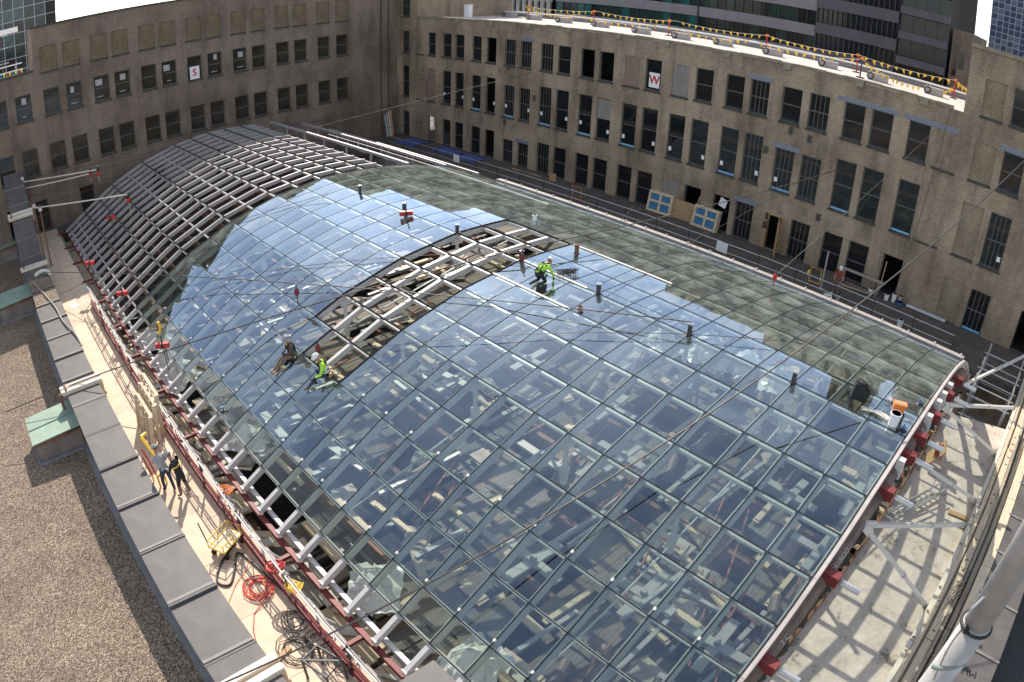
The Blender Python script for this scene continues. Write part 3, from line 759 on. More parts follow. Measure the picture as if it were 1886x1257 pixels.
cells.sort(key=lambda c: (c[0] > 15, (PRO[c[0]][0] + 11.6) ** 2 + (c[1] * STEP + 2.2) ** 2))
pmesh = {}
rest = MB()
for n, (p, a) in enumerate(cells):
    g = 'glass_clear' if p == 0 else ('glass' if p < 10 else 'glass_dusty')
    if n < 300:
        if p not in pmesh: pmesh[p] = pane_me[p].mesh('glass_pane', [g, 'glass_under', 'glass_edge'])
        put('glass_pane', pmesh[p], vault, Vector((0, a * STEP, 0)) - VO)
    else:
        m = pane_me[p]; rest.add([(v[0], v[1] + a * STEP, v[2]) for v in m.v], m.f, 0); rest.m[-6:] = m.m
rest.obj('glass_panes', ['glass_dusty', 'glass_under', 'glass_edge'], vault, kind='stuff')
# arch beams: flat topped tubes under each joint
def arch_mesh(p0, p1, w=0.14, h=0.20, ext0=1.0, drop=0.045):
    pts = [PRO[p] for p in range(p0, p1 + 1)]
    if p0 == 0:
        a = R(29.5); pts = [(pts[0][0] - ext0 * math.cos(a), pts[0][1] - ext0 * math.sin(a))] + pts
    top, bot = [], []
    for i, q in enumerate(pts):
        b = pts[min(i + 1, len(pts) - 1)]; c = pts[max(i - 1, 0)]
        d = math.hypot(b[0] - c[0], b[1] - c[1]); n = (-(b[1] - c[1]) / d, (b[0] - c[0]) / d)
        top.append((q[0] - n[0] * drop, q[1] - n[1] * drop)); bot.append((q[0] - n[0] * (drop + h), q[1] - n[1] * (drop + h)))
    mb = MB(); n = len(pts); vs = []
    for y in (-w / 2, w / 2): vs += [(x, y, z) for x, z in top] + [(x, y, z) for x, z in bot]
    fs = []
    for i in range(n - 1):
        fs += [(i, i + 1, 2 * n + i + 1, 2 * n + i), (n + i + 1, n + i, 3 * n + i, 3 * n + i + 1), (i + 1, i, n + i, n + i + 1), (2 * n + i, 2 * n + i + 1, 3 * n + i + 1, 3 * n + i)]
    fs += [(0, 2 * n, 3 * n, n), (n - 1, 2 * n - 1, 4 * n - 1, 3 * n - 1)]
    return mb.add(vs, fs)
full = arch_mesh(0, 20).mesh('arch_beam', mat('pale_arch_steel', (0.50, 0.485, 0.47), 0.45, vary=0.08, scale=2)); part = arch_mesh(0, 12).mesh('arch_beam', 'steel')
for a in range(NA + 1):
    put('arch_beam', full if a <= NG else part, vault, Vector((0, a * STEP, 0)) - VO)
# purlins with pale tops, every joint line
def pur(p, y0, y1, w, h, drop, m, name, dx=0.0):
    x, z = PRO[p]; q = nrm(min(p, 19)); q0 = nrm(max(p - 1, 0)); n = ((q[0] + q0[0]) / 2, (q[1] + q0[1]) / 2)
    L = math.hypot(*n); n = (n[0] / L, n[1] / L)
    mb = MB(); mb.beam((x - n[0] * drop + dx, y0, z - n[1] * drop), (x - n[0] * drop + dx, y1, z - n[1] * drop), w, h, 0, (n[0], 0, n[1]))
    return mb.obj(name, m, vault)
for p in range(21):
    for b in range(0, NA, 3):
        y0, y1 = b * STEP + 0.09, min(b + 3, NA) * STEP - 0.09
        if b >= NG and p > 12: continue
        pur(p, y0, y1, 0.085, 0.12, 0.15 if b < NG else 0.19, 'steel_white' if b < NG else 'steel', 'purlin')
# black gasket lines: standing proud where there is no glass, flush joints between panes
for p in range(17):
    pur(p, 0.0, NG * STEP, 0.032, 0.02, 0.004, 'gasket_joint', 'joint_strip')
for p in (1, 2, 3, 5, 7, 8, 9, 10, 11):
    pur(p, NG * STEP, NA * STEP, 0.05, 0.055, 0.02, 'gasket', 'gasket_strip')
for p in (3, 4, 5, 6, 7, 8, 9, 10, 11):
    pur(p, 12 * STEP, (14 if p == 3 else 15) * STEP, 0.05, 0.05, 0.012, 'gasket', 'gasket_strip')
tj = MB()
for a in range(NG + 1):
    tj = MB()
    for p in range(17):
        if open_bay(p, a) and (a == 0 or open_bay(p, a - 1)) : continue
        (xa, za), (xb, zb) = PRO[p], PRO[p + 1]; n = nrm(p); hi = 0.05 if (open_bay(p, a) or (a and open_bay(p, a - 1))) else 0.02
        w = 0.05 if hi > 0.03 else 0.034
        tj.beam((xa + n[0] * 0.002, a * STEP, za + n[1] * 0.002), (xb + n[0] * 0.002, a * STEP, zb + n[1] * 0.002), w, hi, 0, (n[0], 0, n[1]), drop=0.006)
    tj.obj('cross_joint', 'gasket_joint' if a not in (12, 15) else 'gasket', vault)
# small pale setting blocks along two joint lines
cb = MB(); cb.box((0, 0, 0.035), (0.075, 0.055, 0.06)); cl_me = cb.mesh('setting_block', 'batten')
for p in (1, 3):
    (xa, za), (xb, zb) = PRO[p], PRO[p + 1]
    for a in range(1, 23):
        if p == 3 and a in (12, 13, 14): continue
        o = put('setting_block', cl_me, vault, Vector((xa + (xb - xa) * 0.14, a * STEP, za + (zb - za) * 0.14)) - VO); o.rotation_euler.y = -math.atan2(zb - za, xb - xa)
# white protective battens near the kneeling worker
for p, a0, a1 in ((11, 8.1, 11.9), (9, 9.4, 12.0), (8, 9.0, 12.0)):
    pur(p, a0 * STEP, a1 * STEP, 0.075, 0.03, -0.022, 'batten', 'batten_and_lit_top')
pur(14, 16.2 * STEP, 33.5 * STEP, 0.07, 0.03, -0.02, 'batten', 'batten_and_lit_top')  # pale strip painted in for the sunlit top of a purlin
# pale edge curb with studs along the far side of the vault
mb = MB(); mb.prism([(15.12, 3.40), (15.50, 3.30), (15.50, 3.50), (15.12, 3.545)], 'y', 0.0, 27.0); mb.obj('edge_curb', mat('pale_curb', (0.33, 0.30, 0.28), 0.6, vary=0.1), vault)
stud = MB(); stud.cyl((0, 0, 0), 0.035, 0.12, 6); sme = stud.mesh('edge_stud', 'steel_white')
for a in range(0, 22): put('edge_stud', sme, vault, Vector((15.33, a * STEP + 0.15, 3.5)) - VO)
# beyond the glass: three lone edge purlins on stub posts over the dark opening
for p, up in ((13, 0.02), (15, 0.05), (17, 0.05)):
    x, z = PRO[p]
    mb = MB(); mb.beam((x, 49.0, z + up), (x, NG * STEP, z + up), 0.16, 0.16); mb.obj('edge_purlin', 'steel', vault)
    for y in range(31, 49, 3):
        mb = MB(); mb.beam((x, y, z + up - 0.08), (x, y, z - 0.75), 0.11, 0.11); mb.obj('stub_post', 'steel', vault)
        mb = MB(); mb.beam((x, y, z - 0.70), (x + 0.55, y + 0.02, z - 1.05), 0.08, 0.08); mb.obj('stub_brace', 'steel', vault)
# left foot of the vault: white tube on the beam ends, red edge beams, cross ties
mb = MB(); mb.beam((-6.27, 0.1, 0.17), (-6.27, 48.6, 0.17), 0.13, 0.13); mb.obj('foot_tube', 'steel_white', vault)
mb = MB(); mb.beam((-6.56, 0.1, 0.04), (-6.56, 48.6, 0.04), 0.15, 0.16); mb.obj('red_edge_beam', 'red_steel', vault)
for a in range(0, 40, 3):
    mb = MB(); mb.beam((-7.32, a * STEP + 0.5, 0.03), (-6.64, a * STEP + 0.5, 0.03), 0.12, 0.12); mb.obj('red_tie', 'red_steel', vault)
cap = MB(); cap.box((0, 0, 0), (0.05, 0.19, 0.21)); cme = cap.mesh('beam_end_plate', 'steel_white')
a = R(29.5)
for i in range(40):
    put('beam_end_plate', cme, vault, Vector((PRO[0][0] - 1.02 * math.cos(a) + 0.07, i * STEP, PRO[0][1] - 1.02 * math.sin(a) - 0.10)) - VO)
# struts hanging under the nodes
for p in (5, 9):
    for i in (3, 6, 9, 12, 15, 18, 21):
        x, z = PRO[p]; y = i * STEP
        mb = MB(); mb.tube([(x, y, z - 0.2), (x, y, z - 1.6)], 0.07, 8); mb.tube([(x, y, z - 1.2), (x, y, z - 1.75)], [0.16, 0.10], 8)
        mb.box((x, y, z - 0.36), (0.42, 0.22, 0.2)); mb.obj('hanging_strut', 'steel_white', vault)
for i in (3, 9, 15, 21):                 # cross ties between strut feet
    for p0, p1 in ((1, 5), (5, 9), (9, 13)):
        mb = MB(); a_, b_ = PRO[p0], PRO[p1]; mb.tube([(a_[0], i * STEP, a_[1] - (0.3 if p0 == 1 else 1.5)), (b_[0], i * STEP, b_[1] - (1.5 if p1 < 13 else 0.3))], 0.03, 6)
        mb.obj('tie_rod', 'steel_white', vault)
# near end: pale lip, brown tube with chalk marks, red brackets and pipe stubs, black skirt
lip = MB(); tb = []
for p in range(20):
    (xa, za), (xb, zb) = PRO[p], PRO[p + 1]; n = nrm(p)
    lip.beam((xa, -0.09, za - 0.03), (xb, -0.09, zb - 0.03), 0.10, 0.15, 0, (n[0], 0, n[1]))
lip.obj('edge_lip', mat('pink_grey_lip', (0.46, 0.405, 0.385), 0.5, vary=0.15), vault)
tpath = []
for p in range(21):
    n = nrm(min(p, 19)); tpath.append((PRO[p][0] - n[0] * 0.48, -0.12, PRO[p][1] - n[1] * 0.48))
mb = MB(); mb.tube(tpath, 0.21, 12); tube_o = mb.obj('arch_tube', 'rusty_tube', vault, smooth=False)
for txt, px in (('OSPAYROO', 0.9), ('2 C', -1.3), ('NAR', 6.7), ('L 3', -2.9)):
    p = max(q for q in range(20) if PRO[q][0] <= px); (xa, za), (xb, zb) = PRO[p], PRO[p + 1]
    me = text_mesh(txt, 0.19, 0.004); me.materials.append(K['chalk'])
    n = nrm(p); zc = za + (zb - za) * (px - xa) / (xb - xa)
    o = put('chalk_mark', me, tube_o, Vector((px - n[0] * 0.33, -0.285, zc - n[1] * 0.33)) - VO)
    o.rotation_euler = Matrix(((xb - xa, 0, 0),)).to_4x4().to_euler() if False else (R(38), -math.atan2(zb - za, xb - xa), 0)
for px in (-3.6, -1.84, 0.55, 3.54, 5.2, 6.3, 7.9, 9.9, 11.9):
    z = glass_z(px)
    mb = MB(); mb.box((px, -0.33, z - 0.30), (0.28, 0.44, 0.30)); br = mb.obj('red_bracket', 'red_steel', vault)
    mb = MB(); mb.tube([(px + 0.05, -0.6, z - 0.34), (px + 0.12, -1.12, z - 0.40)], 0.085, 10); mb.obj('pipe_stub', 'galv', br)
for px in (4.6, 7.3, 8.5, 9.3, 10.3):
    z = glass_z(px); mb = MB(); mb.box((px, -0.26, z - 0.22), (0.22, 0.22, 0.42)); mb.box((px, -0.30, z - 0.46), (0.16, 0.18, 0.3)); mb.obj('pale_node', 'steel_white', vault)
sk = MB(); rs = random.Random(2); top, bot = [], []
n_ = 150
for i in range(n_ + 1):
    x = -6.0 + 24.5 * i / n_; f = 0.07 * math.sin(i * 1.15) + 0.05 * math.sin(i * 2.7 + 1)
    z = glass_z(max(-5.7, min(19.9, x)))
    top.append((x, -0.20, z - 0.62)); bot.append((x + 0.03 * math.sin(i * 2.1), -0.26 + f * 1.6, max(0.02, z - 1.25 - 0.06 * math.sin(i * 0.9))))
sk.add(top + bot, [(i, i + 1, n_ + 2 + i, n_ + 1 + i) for i in range(n_)])
sko = sk.obj('skirt', 'fabric', vault)
md = sko.modifiers.new('thickness', 'SOLIDIFY'); md.thickness = 0.012
for i in range(12):
    mb = MB(); x0, x1 = -5.4 + i * 2.0, -3.45 + i * 2.0
    mb.beam((x0, -0.16, glass_z(min(19, x0)) - 0.78), (x1, -0.16, glass_z(min(19, x1)) - 0.78), 0.3, 0.04, 0, (0, -1, 0.4)); mb.obj('packing_board', 'ply', vault)
mb = MB(); mb.bx((-6, -0.02, -0.3), (17.2, 0.06, 0.22)); mb.obj('plinth_board', 'rust', vault)

# ------------------------------------------------------------------ the deck inside, seen through the glass
DZ = -0.9
deck = thing('scaffold_deck', 'plank working deck with dark gaps below the glass vault', 'deck', (8, 24, DZ))
rd = random.Random(21)
dm = []
for k in range(6):
    mb = MB()
    for q in range(4):
        w = 0.295
        mb.box((0.01 * rd.uniform(-1, 1), -0.46 + q * 0.307, -0.03 + rd.uniform(0, 0.02)), (2.4 + rd.uniform(-0.12, 0.06), w, 0.05), 0 if rd.random() < 0.72 else 1)
    dm.append(mb)
dme = [m.mesh('plank_panel', ['deckgrey', 'deckgrey_b']) for m in dm]
dcell = []
for i in range(12):
    for j in range(40):
        x, y = -5.9 + i * 2.45 + 0.15 * (j % 3), 0.75 + j * 1.24
        if y > 49 or x > 22: continue
        hole = rd.random() < (0.62 if 14 < y < 20 else 0.30 if y < 26 else 0.55 if y < 31 else 0.93)
        if not hole: dcell.append((x, y))
dcell.sort(key=lambda c: (c[0] + 11) ** 2 + c[1] ** 2)
rest = MB()
for n, (x, y) in enumerate(dcell):
    k = rd.randrange(6)
    if n < 280: put('plank_panel', dme[k], deck, Vector((x, y, DZ + rd.uniform(-0.05, 0.05))) - Vector((8, 24, DZ)), rz=rd.uniform(-0.02, 0.02))
    else: rest.add([(v[0] + x, v[1] + y, v[2] + DZ) for v in dm[k].v], dm[k].f); rest.m[-len(dm[k].m):] = dm[k].m
rest.obj('plank_panels', ['deckgrey', 'deckgrey_b'], deck, kind='stuff')
for i in range(11):
    mb = MB(); mb.beam((-6.6 + i * 2.7, 0.2, DZ - 0.3), (-6.6 + i * 2.7, 49.5, DZ - 0.3), 0.2, 0.4); mb.obj('deck_girder', 'rust', deck)
for j in range(14):
    mb = MB(); mb.beam((-6.8, 1.5 + j * 3.6, DZ - 0.66), (22.5, 1.5 + j * 3.6, DZ - 0.66), 0.16, 0.3); mb.obj('cross_girder', 'dark_steel', deck)
def scatter(name, meshes, n, label, cat, group, zr, xr=(-5.5, 17), yr=(0.6, 31), rots=None, seed=1, tilt=0.0, adj=('',)):
    r = random.Random(seed)
    for i in range(n):
        x, y = r.uniform(*xr), yr[0] + (yr[1] - yr[0]) * r.random() ** 1.25
        rz = r.choice(rots) + r.uniform(-0.08, 0.08) if rots else r.uniform(0, 3.14)
        k = r.randrange(len(meshes))
        zone = ('nearest the pale lip' if y < 6 else 'short of the open strip' if y < 14.5 else 'around the open strip' if y < 19.5 else 'past the open strip' if y < 30 else 'below the bare arches')
        half = ' on the railing side' if x < 0 else (' under the crown' if x < 9 else ' on the far side')
        o = put(name, meshes[k], None, (x, y, r.uniform(*zr)), rz, (adj[k % len(adj)] + ' ' + label + half + ' ' + zone).strip(), cat, group)
        if tilt: o.rotation_euler.x = r.uniform(-tilt, tilt); o.rotation_euler.y = r.uniform(-tilt, tilt)
ms = []
for L, w, h in ((2.6, 0.16, 0.14), (1.8, 0.2, 0.16), (3.4, 0.14, 0.14)):
    mb = MB(); mb.bx((-L / 2, -w / 2, 0), (L / 2, w / 2, 0.03)); mb.bx((-L / 2, -0.02, 0.03), (L / 2, 0.02, h - 0.03)); mb.bx((-L / 2, -w / 2, h - 0.03), (L / 2, w / 2, h)); ms.append(mb.mesh('steel_beam', 'steel'))
scatter('steel_beam', ms, 70, 'pale steel beam under glass', 'steel beam', 'white steel beams on the deck under the glass', (DZ + 0.05, DZ + 0.5), rots=(0, 0, R(90)), seed=31, adj=('slim', 'short wide', 'long'))
ms = []
for L, w in ((2.2, 0.28), (1.5, 0.24), (2.9, 0.2), (0.9, 0.4)):
    mb = MB(); mb.bx((-L / 2, -w / 2, 0), (L / 2, w / 2, 0.05)); mb.bx((-L / 2 + 0.1, -w / 2 + 0.01, 0.052), (L / 2 - 0.2, w / 2 - 0.03, 0.095)); ms.append(mb.mesh('timber_board', 'timber'))
scatter('timber_board', ms, 95, 'pale board under glass', 'board', 'pale boards on the deck under the glass', (DZ + 0.05, DZ + 0.35), rots=(0, R(90), R(90), R(70)), seed=32, adj=('broad', 'short', 'long narrow', 'stubby square'))
ms = []
for L in (2.6, 3.6):
    mb = MB(); mb.tube([(-L / 2, 0, 0.05), (L / 2, 0, 0.05)], 0.035, 8); ms.append(mb.mesh('rusty_pipe', mat('red_brown_pipe', (0.30, 0.10, 0.05), 0.7, vary=0.3)))
scatter('rusty_pipe', ms, 60, 'red brown pipe under glass', 'pipe', 'red brown pipes on the deck under the glass', (DZ + 0.1, DZ + 0.6), rots=(0.3, 0.5, R(90), 0.1), seed=33, adj=('short', 'long'))
ms = []
for L in (1.7, 2.3):
    mb = MB(); mb.tube([(-L / 2, 0, 0.2), (L / 2, 0, 0.2)], 0.2, 12); mb.tube([(-L / 2 - 0.02, 0, 0.2), (-L / 2 + 0.1, 0, 0.2)], 0.24, 12); ms.append(mb.mesh('steel_tube', 'rusty_tube'))
scatter('steel_tube', ms, 16, 'thick dark tube under glass', 'steel tube', 'thick dark tubes under the glass', (DZ + 0.05, DZ + 0.1), rots=(R(20), 0.1), yr=(1, 14), seed=34, adj=('short', 'long'))
ms = []
mb = MB()
for s_ in (-1, 1):
    mb.box((0, s_ * 0.62, 0), (0.32, 0.92, 0.10)); mb.box((s_ * 0.62, 0, 0), (0.92, 0.32, 0.10))
mb.box((0, 0, 0), (0.36, 0.36, 0.14)); mb.box((0, 0, 0.1), (0.16, 0.16, 0.2)); ms.append(mb.mesh('cross_node', 'steel'))
scatter('cross_node', ms, 26, 'grey cross shaped node under glass', 'steel node', 'white cross nodes under the glass', (DZ + 0.4, DZ + 0.9), rots=(0.0, 0.05), yr=(1, 22), seed=35)
ms = []
for w, h in ((1.1, 0.7), (0.8, 0.8)):
    mb = MB(); mb.box((0, 0, 0.03), (w, h, 0.06)); mb.box((0.1, 0.05, 0.09), (w * 0.9, h * 0.8, 0.05), rz=0.2); ms.append(mb.mesh('plywood_offcut', 'concrete'))
scatter('pale_sheet', ms, 40, 'pale sheet under glass', 'sheet', 'pale sheets on the deck under the glass', (DZ + 0.06, DZ + 0.2), seed=36, adj=('oblong', 'square'))
ms = []
for k in range(3):
    r_ = random.Random(50 + k); mb = MB(); G = 12; P = []
    for i in range(G):
        for j in range(G):
            u, v = i / (G - 1) - 0.5, j / (G - 1) - 0.5
            P.append((u * 1.9 + r_.uniform(-.08, .08), v * 1.5 + r_.uniform(-.08, .08), max(0, 0.75 - 1.6 * math.hypot(u, v)) + r_.uniform(0, 0.16)))
    mb.add(P, [(i * G + j, (i + 1) * G + j, (i + 1) * G + j + 1, i * G + j + 1) for i in range(G - 1) for j in range(G - 1)]); ms.append(mb.mesh('plastic_cover', 'plastic'))
for i, (x, y, z) in enumerate(((-4.8, 5.8, -0.6), (-5.2, 9.5, -0.5), (10.4, 9.2, 1.3), (11.3, 8.0, 1.1), (11.0, 6.3, 1.3), (10.0, 11.2, 1.2), (-4.9, 18.5, -0.6), (-5.2, 3.2, -0.6), (12.0, 10.2, 0.9), (-5.6, 26, -0.5), (-5.5, 28.2, -0.5), (-5.7, 24.2, -0.5))):
    put('plastic_cover', ms[i % 3], None, (x, y, z), i * 0.9, ('crumpled clear plastic under the glass ' + ('at the left foot nearest the grey metal cap', 'at the left foot beside the red coil', 'near the far edge below the wire rope', 'near the far edge left of the red hoist', 'near the far edge below the white batten', 'on the far side behind the rope coil', 'at the left foot by the yellow hooked hoist', 'at the very bottom of the left foot', 'farthest right beyond the batten', 'below the second red hoist', 'left of the second red hoist', 'between the second and third red hoists')[i]), 'plastic sheet', 'clear plastic covers under the glass')

# ------------------------------------------------------------------ left parapet and gravel roof
mb = MB(); mb.bx((-60, -30, -1.4), (-10.72, 90, -1.0)); mb.obj('gravel_roof', 'gravel', kind='structure')
gs = random.Random(77)
peb = MB()
for i in range(5200):                       # loose stones standing proud of the bed, nearer ones only
    y = 3 + 26 * gs.random() ** 1.3; x = -10.75 - gs.random() * (5.5 if y < 18 else 4)
    r = gs.uniform(0.018, 0.045)
    a_ = gs.uniform(0, 6.28); vs = []
    for k in range(4): vs.append((x + r * math.cos(a_ + k * 1.57) * gs.uniform(.7, 1.3), y + r * math.sin(a_ + k * 1.57) * gs.uniform(.7, 1.3), -1.0 - 0.005))
    vs.append((x, y, -1.0 + r * gs.uniform(0.5, 0.9)))
    peb.add(vs, [(0, 1, 4), (1, 2, 4), (2, 3, 4), (3, 0, 4)], gs.choice((0, 0, 1, 2)))
peb.obj('gravel', [mat('stone_tan', (0.40, 0.34, 0.28), 0.9), mat('stone_pale', (0.52, 0.44, 0.35), 0.9), mat('stone_dark', (0.16, 0.125, 0.09), 0.9)], kind='stuff')
par = thing('parapet_wall', 'long grey metal capped parapet between the gravel roof and the plywood walkway', 'parapet', (-9.9, 25, 0))
mb = MB(); mb.bx((-10.60, -3, -1.4), (-9.22, 43.79, 0.70)); mb.obj('wall', 'flash', par)
mb = MB(); mb.bx((-10.78, -3, -1.0), (-10.604, 50.9, -0.82)); mb.obj('base_flashing', 'bluefoam' if False else 'flash', par)
PO = WL[par.name]
pl = MB(); pl.bx((-10.66, -1.155, 0.702), (-9.15, 1.155, 0.75)); pme = pl.mesh('coping_panel', 'coping', (0, 0, 0))
sm = MB(); sm.bx((-10.67, -0.035, 0.70), (-9.14, 0.035, 0.80)); smm = sm.mesh('standing_seam', 'coping'); 
sm2 = MB(); sm2.bx((-10.65, -0.05, 0.702), (-9.16, 0.05, 0.775)); sm2m = sm2.mesh('seam_cover', 'seam')
y = 9.0 - 2.34 * 5
n = 0
while y < 43:
    if 34.0 < y + 1.17 < 38.5:
        gp = MB(); gp.bx((-10.63, y + 0.01, 0.70), (-9.17, y + 2.33, 0.735)); gp.obj('gravel_panel', 'gravel', par)
    else:
        o = put('coping_panel', pme, par, Vector((gs.uniform(-.006, .006), y + 1.17, gs.uniform(-0.004, 0.004))) - PO); o.rotation_euler.y = gs.uniform(-0.004, 0.004)
    put('standing_seam', smm, par, Vector((0, y - 0.06, 0)) - PO); put('seam_cover', sm2m, par, Vector((0, y + 0.09, 0)) - PO)
    y += 2.34; n += 1
def rk(y): return 0.70 + max(0.0, y - 43.8) * 0.62
mb = MB(); mb.add([(-10.60, 43.8, -1.4), (-9.22, 43.8, -1.4), (-9.22, 50.9, -1.4), (-10.60, 50.9, -1.4), (-10.60, 43.8, .7), (-9.22, 43.8, .7), (-9.22, 50.9, rk(50.9)), (-10.60, 50.9, rk(50.9))], [(3, 2, 1, 0), (4, 5, 6, 7), (0, 1, 5, 4), (1, 2, 6, 5), (2, 3, 7, 6), (3, 0, 4, 7)]); mb.obj('raking_wall', 'flash', par)
for k in range(5):
    y0, y1 = 43.85 + k * 1.42, 43.85 + (k + 1) * 1.42 - 0.03
    mb = MB(); mb.beam((-9.905, y0, rk(y0) + 0.03), (-9.905, y1, rk(y1) + 0.03), 1.52, 0.05); mb.obj('coping_panel', 'coping', par)
    mb = MB(); mb.beam((-10.67, y0 - .01, rk(y0) + 0.05), (-9.14, y0 - .01, rk(y0) + 0.05), 0.07, 0.09); mb.obj('standing_seam', 'seam', par)
# wooden saddle pads that carry the cables over the parapet
def saddle(y, label, mat_='timber_white', ry=0.0):
    t = thing('cable_saddle', label, 'timber saddle', (-9.95, y, 0.8), 'timber saddles on the grey parapet', rz=ry)
    b = MB(); b.bx((-0.95, -0.26, 0.0), (0.95, -0.06, 0.11)); lobj(b, 'timber_rail', mat_, t)
    b = MB(); b.bx((-0.95, 0.08, 0.0), (0.98, 0.30, 0.11)); lobj(b, 'timber_rail', mat_, t)
    b = MB(); b.bx((-0.90, -0.30, -0.05), (0.90, 0.34, 0.0)); lobj(b, 'timber_pad', 'timber', t)
    b = MB(); b.bx((0.86, -0.2, -0.75), (0.97, -0.05, -0.0)); b.bx((0.86, 0.12, -0.75), (0.97, 0.26, -0.0)); b.bx((0.97, -0.2, -0.7), (1.02, 0.26, -0.55)); lobj(b, 'timber_leg', 'timber', t)
    b = MB(); b.bx((-1.07, -0.2, -1.0), (-0.96, -0.04, 0.0)); lobj(b, 'hanger', 'rust', t)
    b = MB(); b.tube([(-0.7, -0.2, 0.14), (-0.7, 0.3, 0.14)], 0.05, 8); lobj(b, 'clamp', 'rust', t)
    return t
saddle(24.5, 'timber cable saddle on the grey parapet beside the large green topped box')
saddle(41.5, 'timber cable saddle on the grey parapet above the second green topped box')
sd_ = saddle(47.0, 'timber cable saddle on the raking far end of the grey parapet'); sd_.location.z = rk(47.0) + 0.2; sd_.rotation_euler.x = math.atan(0.62)
saddle(7.95, 'timber cable saddle at the bottom end of the grey parapet', ry=0.05)
def green_box(x0, x1, y0, y1, label):
    t = thing('roof_box', label, 'roof vent box', ((x0 + x1) / 2, (y0 + y1) / 2, -1.0), 'green topped boxes beside the parapet')
    b = MB(); b.bx((x0 + 0.12, y0 + 0.15, -1.0), (x1 - 0.02, y1 - 0.15, -0.12)); b.obj('box_body', 'box_side', t)
    b = MB(); b.bx((x0 + 0.02, y0 + 0.04, -0.12), (x1 - 0.015, y1 - 0.04, 0.0)); b.obj('fascia', 'rust', t)
    ym = (y0 + y1) / 2
    for a_, c_ in ((y0, ym - 0.02), (ym + 0.02, y1)):
        b = MB(); b.add([(x0, a_, 0.0), (x1, a_, 0.10), (x1, c_, 0.10), (x0, c_, 0.0), (x0, a_, 0.05), (x1, a_, 0.15), (x1, c_, 0.15), (x0, c_, 0.05)], [(3, 2, 1, 0), (4, 5, 6, 7), (0, 1, 5, 4), (1, 2, 6, 5), (2, 3, 7, 6), (3, 0, 4, 7)]); b.obj('roof_sheet', 'green_copper', t)
    b = MB(); b.bx((x0 - 0.01, ym - 0.02, -0.01), (x1, ym + 0.02, 0.04)); b.beam((x0, ym, 0.06), (x1, ym, 0.16), 0.045, 0.06); b.obj('roof_seam', 'green_copper', t)
    b = MB(); b.bx((x0 - 0.02, y0 + 0.02, -1.0), (x0 + 0.10, y1 - 0.02, -0.90)); b.bx((x0 + 0.1, y0 + 0.02, -1.0), (x1 - 0.02, y0 + 0.13, -0.86)); b.obj('base_flashing', 'flash', t)
green_box(-12.85, -10.62, 22.7, 24.95, 'nearest green topped metal box on the gravel roof')
green_box(-13.0, -10.62, 38.5, 40.9, 'second green topped metal box on the gravel roof, at the left edge')
green_box(-13.0, -10.62, 50.4, 54, 'farthest green topped metal box at the left edge')

# ------------------------------------------------------------------ near parapet: planks, grey coping, gravel coloured for its shade
npar = thing('parapet_wall', 'near grey metal capped parapet with planks stacked along it, beside the sunlit terrace', 'parapet', (5, -4.6, 0))
NO = WL[npar.name]
mb = MB(); mb.bx((-14, -5.75, -1.4), (40, -4.32, 0.70)); mb.obj('wall', 'flash', npar)
mb = MB(); mb.bx((-14, -4.31, -0.35), (40, -3.0, 0.25)); mb.obj('ledge', 'stone_coping', npar)
pl = MB(); pl.bx((-1.155, -5.82, 0.702), (1.155, -4.30, 0.75)); pme2 = pl.mesh('coping_panel', 'coping')
sm = MB(); sm.bx((-0.05, -5.83, 0.70), (0.05, -4.29, 0.79)); smm2 = sm.mesh('standing_seam', 'seam')
for i in range(20):
    put('coping_panel', pme2, npar, Vector((-9 + i * 2.34, 0, gs.uniform(-0.003, 0.003))) - NO); put('standing_seam', smm2, npar, Vector((-9 + i * 2.34 + 1.17, 0, 0)) - NO)
mb = MB(); mb.bx((-14, -30, -1.4), (40, -5.9, -1.0)); mb.obj('shaded_gravel_roof', mat('shadowed_gravel', (0.05, 0.05, 0.052), 0.95, vary=0.6, scale=22, bump=0.6, bscale=30), kind='structure')  # shadow over this gravel is put into its near-black colour
# planks, several layers, butted end to end
def planks(y0, y1, z0, z1, m, name='plank', n=8, Lx=4.1, seed=1, gap=0.03, parent=npar, x0=-4.0):
    r = random.Random(seed); x = x0
    for i in range(n):
        L = Lx * r.uniform(0.8, 1.15)
        b = MB(); b.box((x + L / 2, (y0 + y1) / 2 + r.uniform(-.015, .015), (z0 + z1) / 2 + r.uniform(-0.01, 0.01)), (L - gap, abs(y1 - y0), z1 - z0), rz=r.uniform(-0.004, 0.004)); b.obj(name, m, parent)
        x += L
planks(-2.94, -3.10, 0.02, 0.30, 'timber_white', seed=1)
planks(-3.12, -3.28, 0.26, 0.36, 'timber_x', seed=2)
planks(-3.36, -3.62, 0.262, 0.34, 'timber_x', seed=3)
planks(-3.64, -3.74, 0.262, 0.42, 'timber_grey', seed=4)
planks(-3.84, -4.0, 0.262, 0.40, 'timber_grey', seed=5)
planks(-4.02, -4.36, 0.66, 0.78, 'timber_x', seed=6)
planks(-4.06, -4.20, 0.262, 0.62, 'timber_grey', seed=7)
sl_ = MB(); sl_.box((0, 0, 0), (0.05, 0.10, 0.02)); slot_me = sl_.mesh('bolt_slot', 'rust')
for i in range(34):
    put('bolt_slot', slot_me, npar, Vector((-2 + i * 0.62, gs.choice((-3.20, -3.50, -3.03)), 0.352)) - NO)
tor = MB()
for i in range(60): tor.box((1.0 + i * 0.10, -3.79, 0.30), (0.05, 0.07, 0.06))
tor.obj('corrugated_strip', 'rust', npar, kind='stuff')
for i in range(9):
    b = MB(); x = 5.2 + i * 0.16; b.tube(sag_path((x, -3.45 - 0.03 * (i % 3), 0.36), (x + 0.9, -3.75 + 0.1 * (i % 2), 0.44), -0.03, 5), 0.008, 5); b.obj('loose_twig_wire', 'dark_steel', npar)
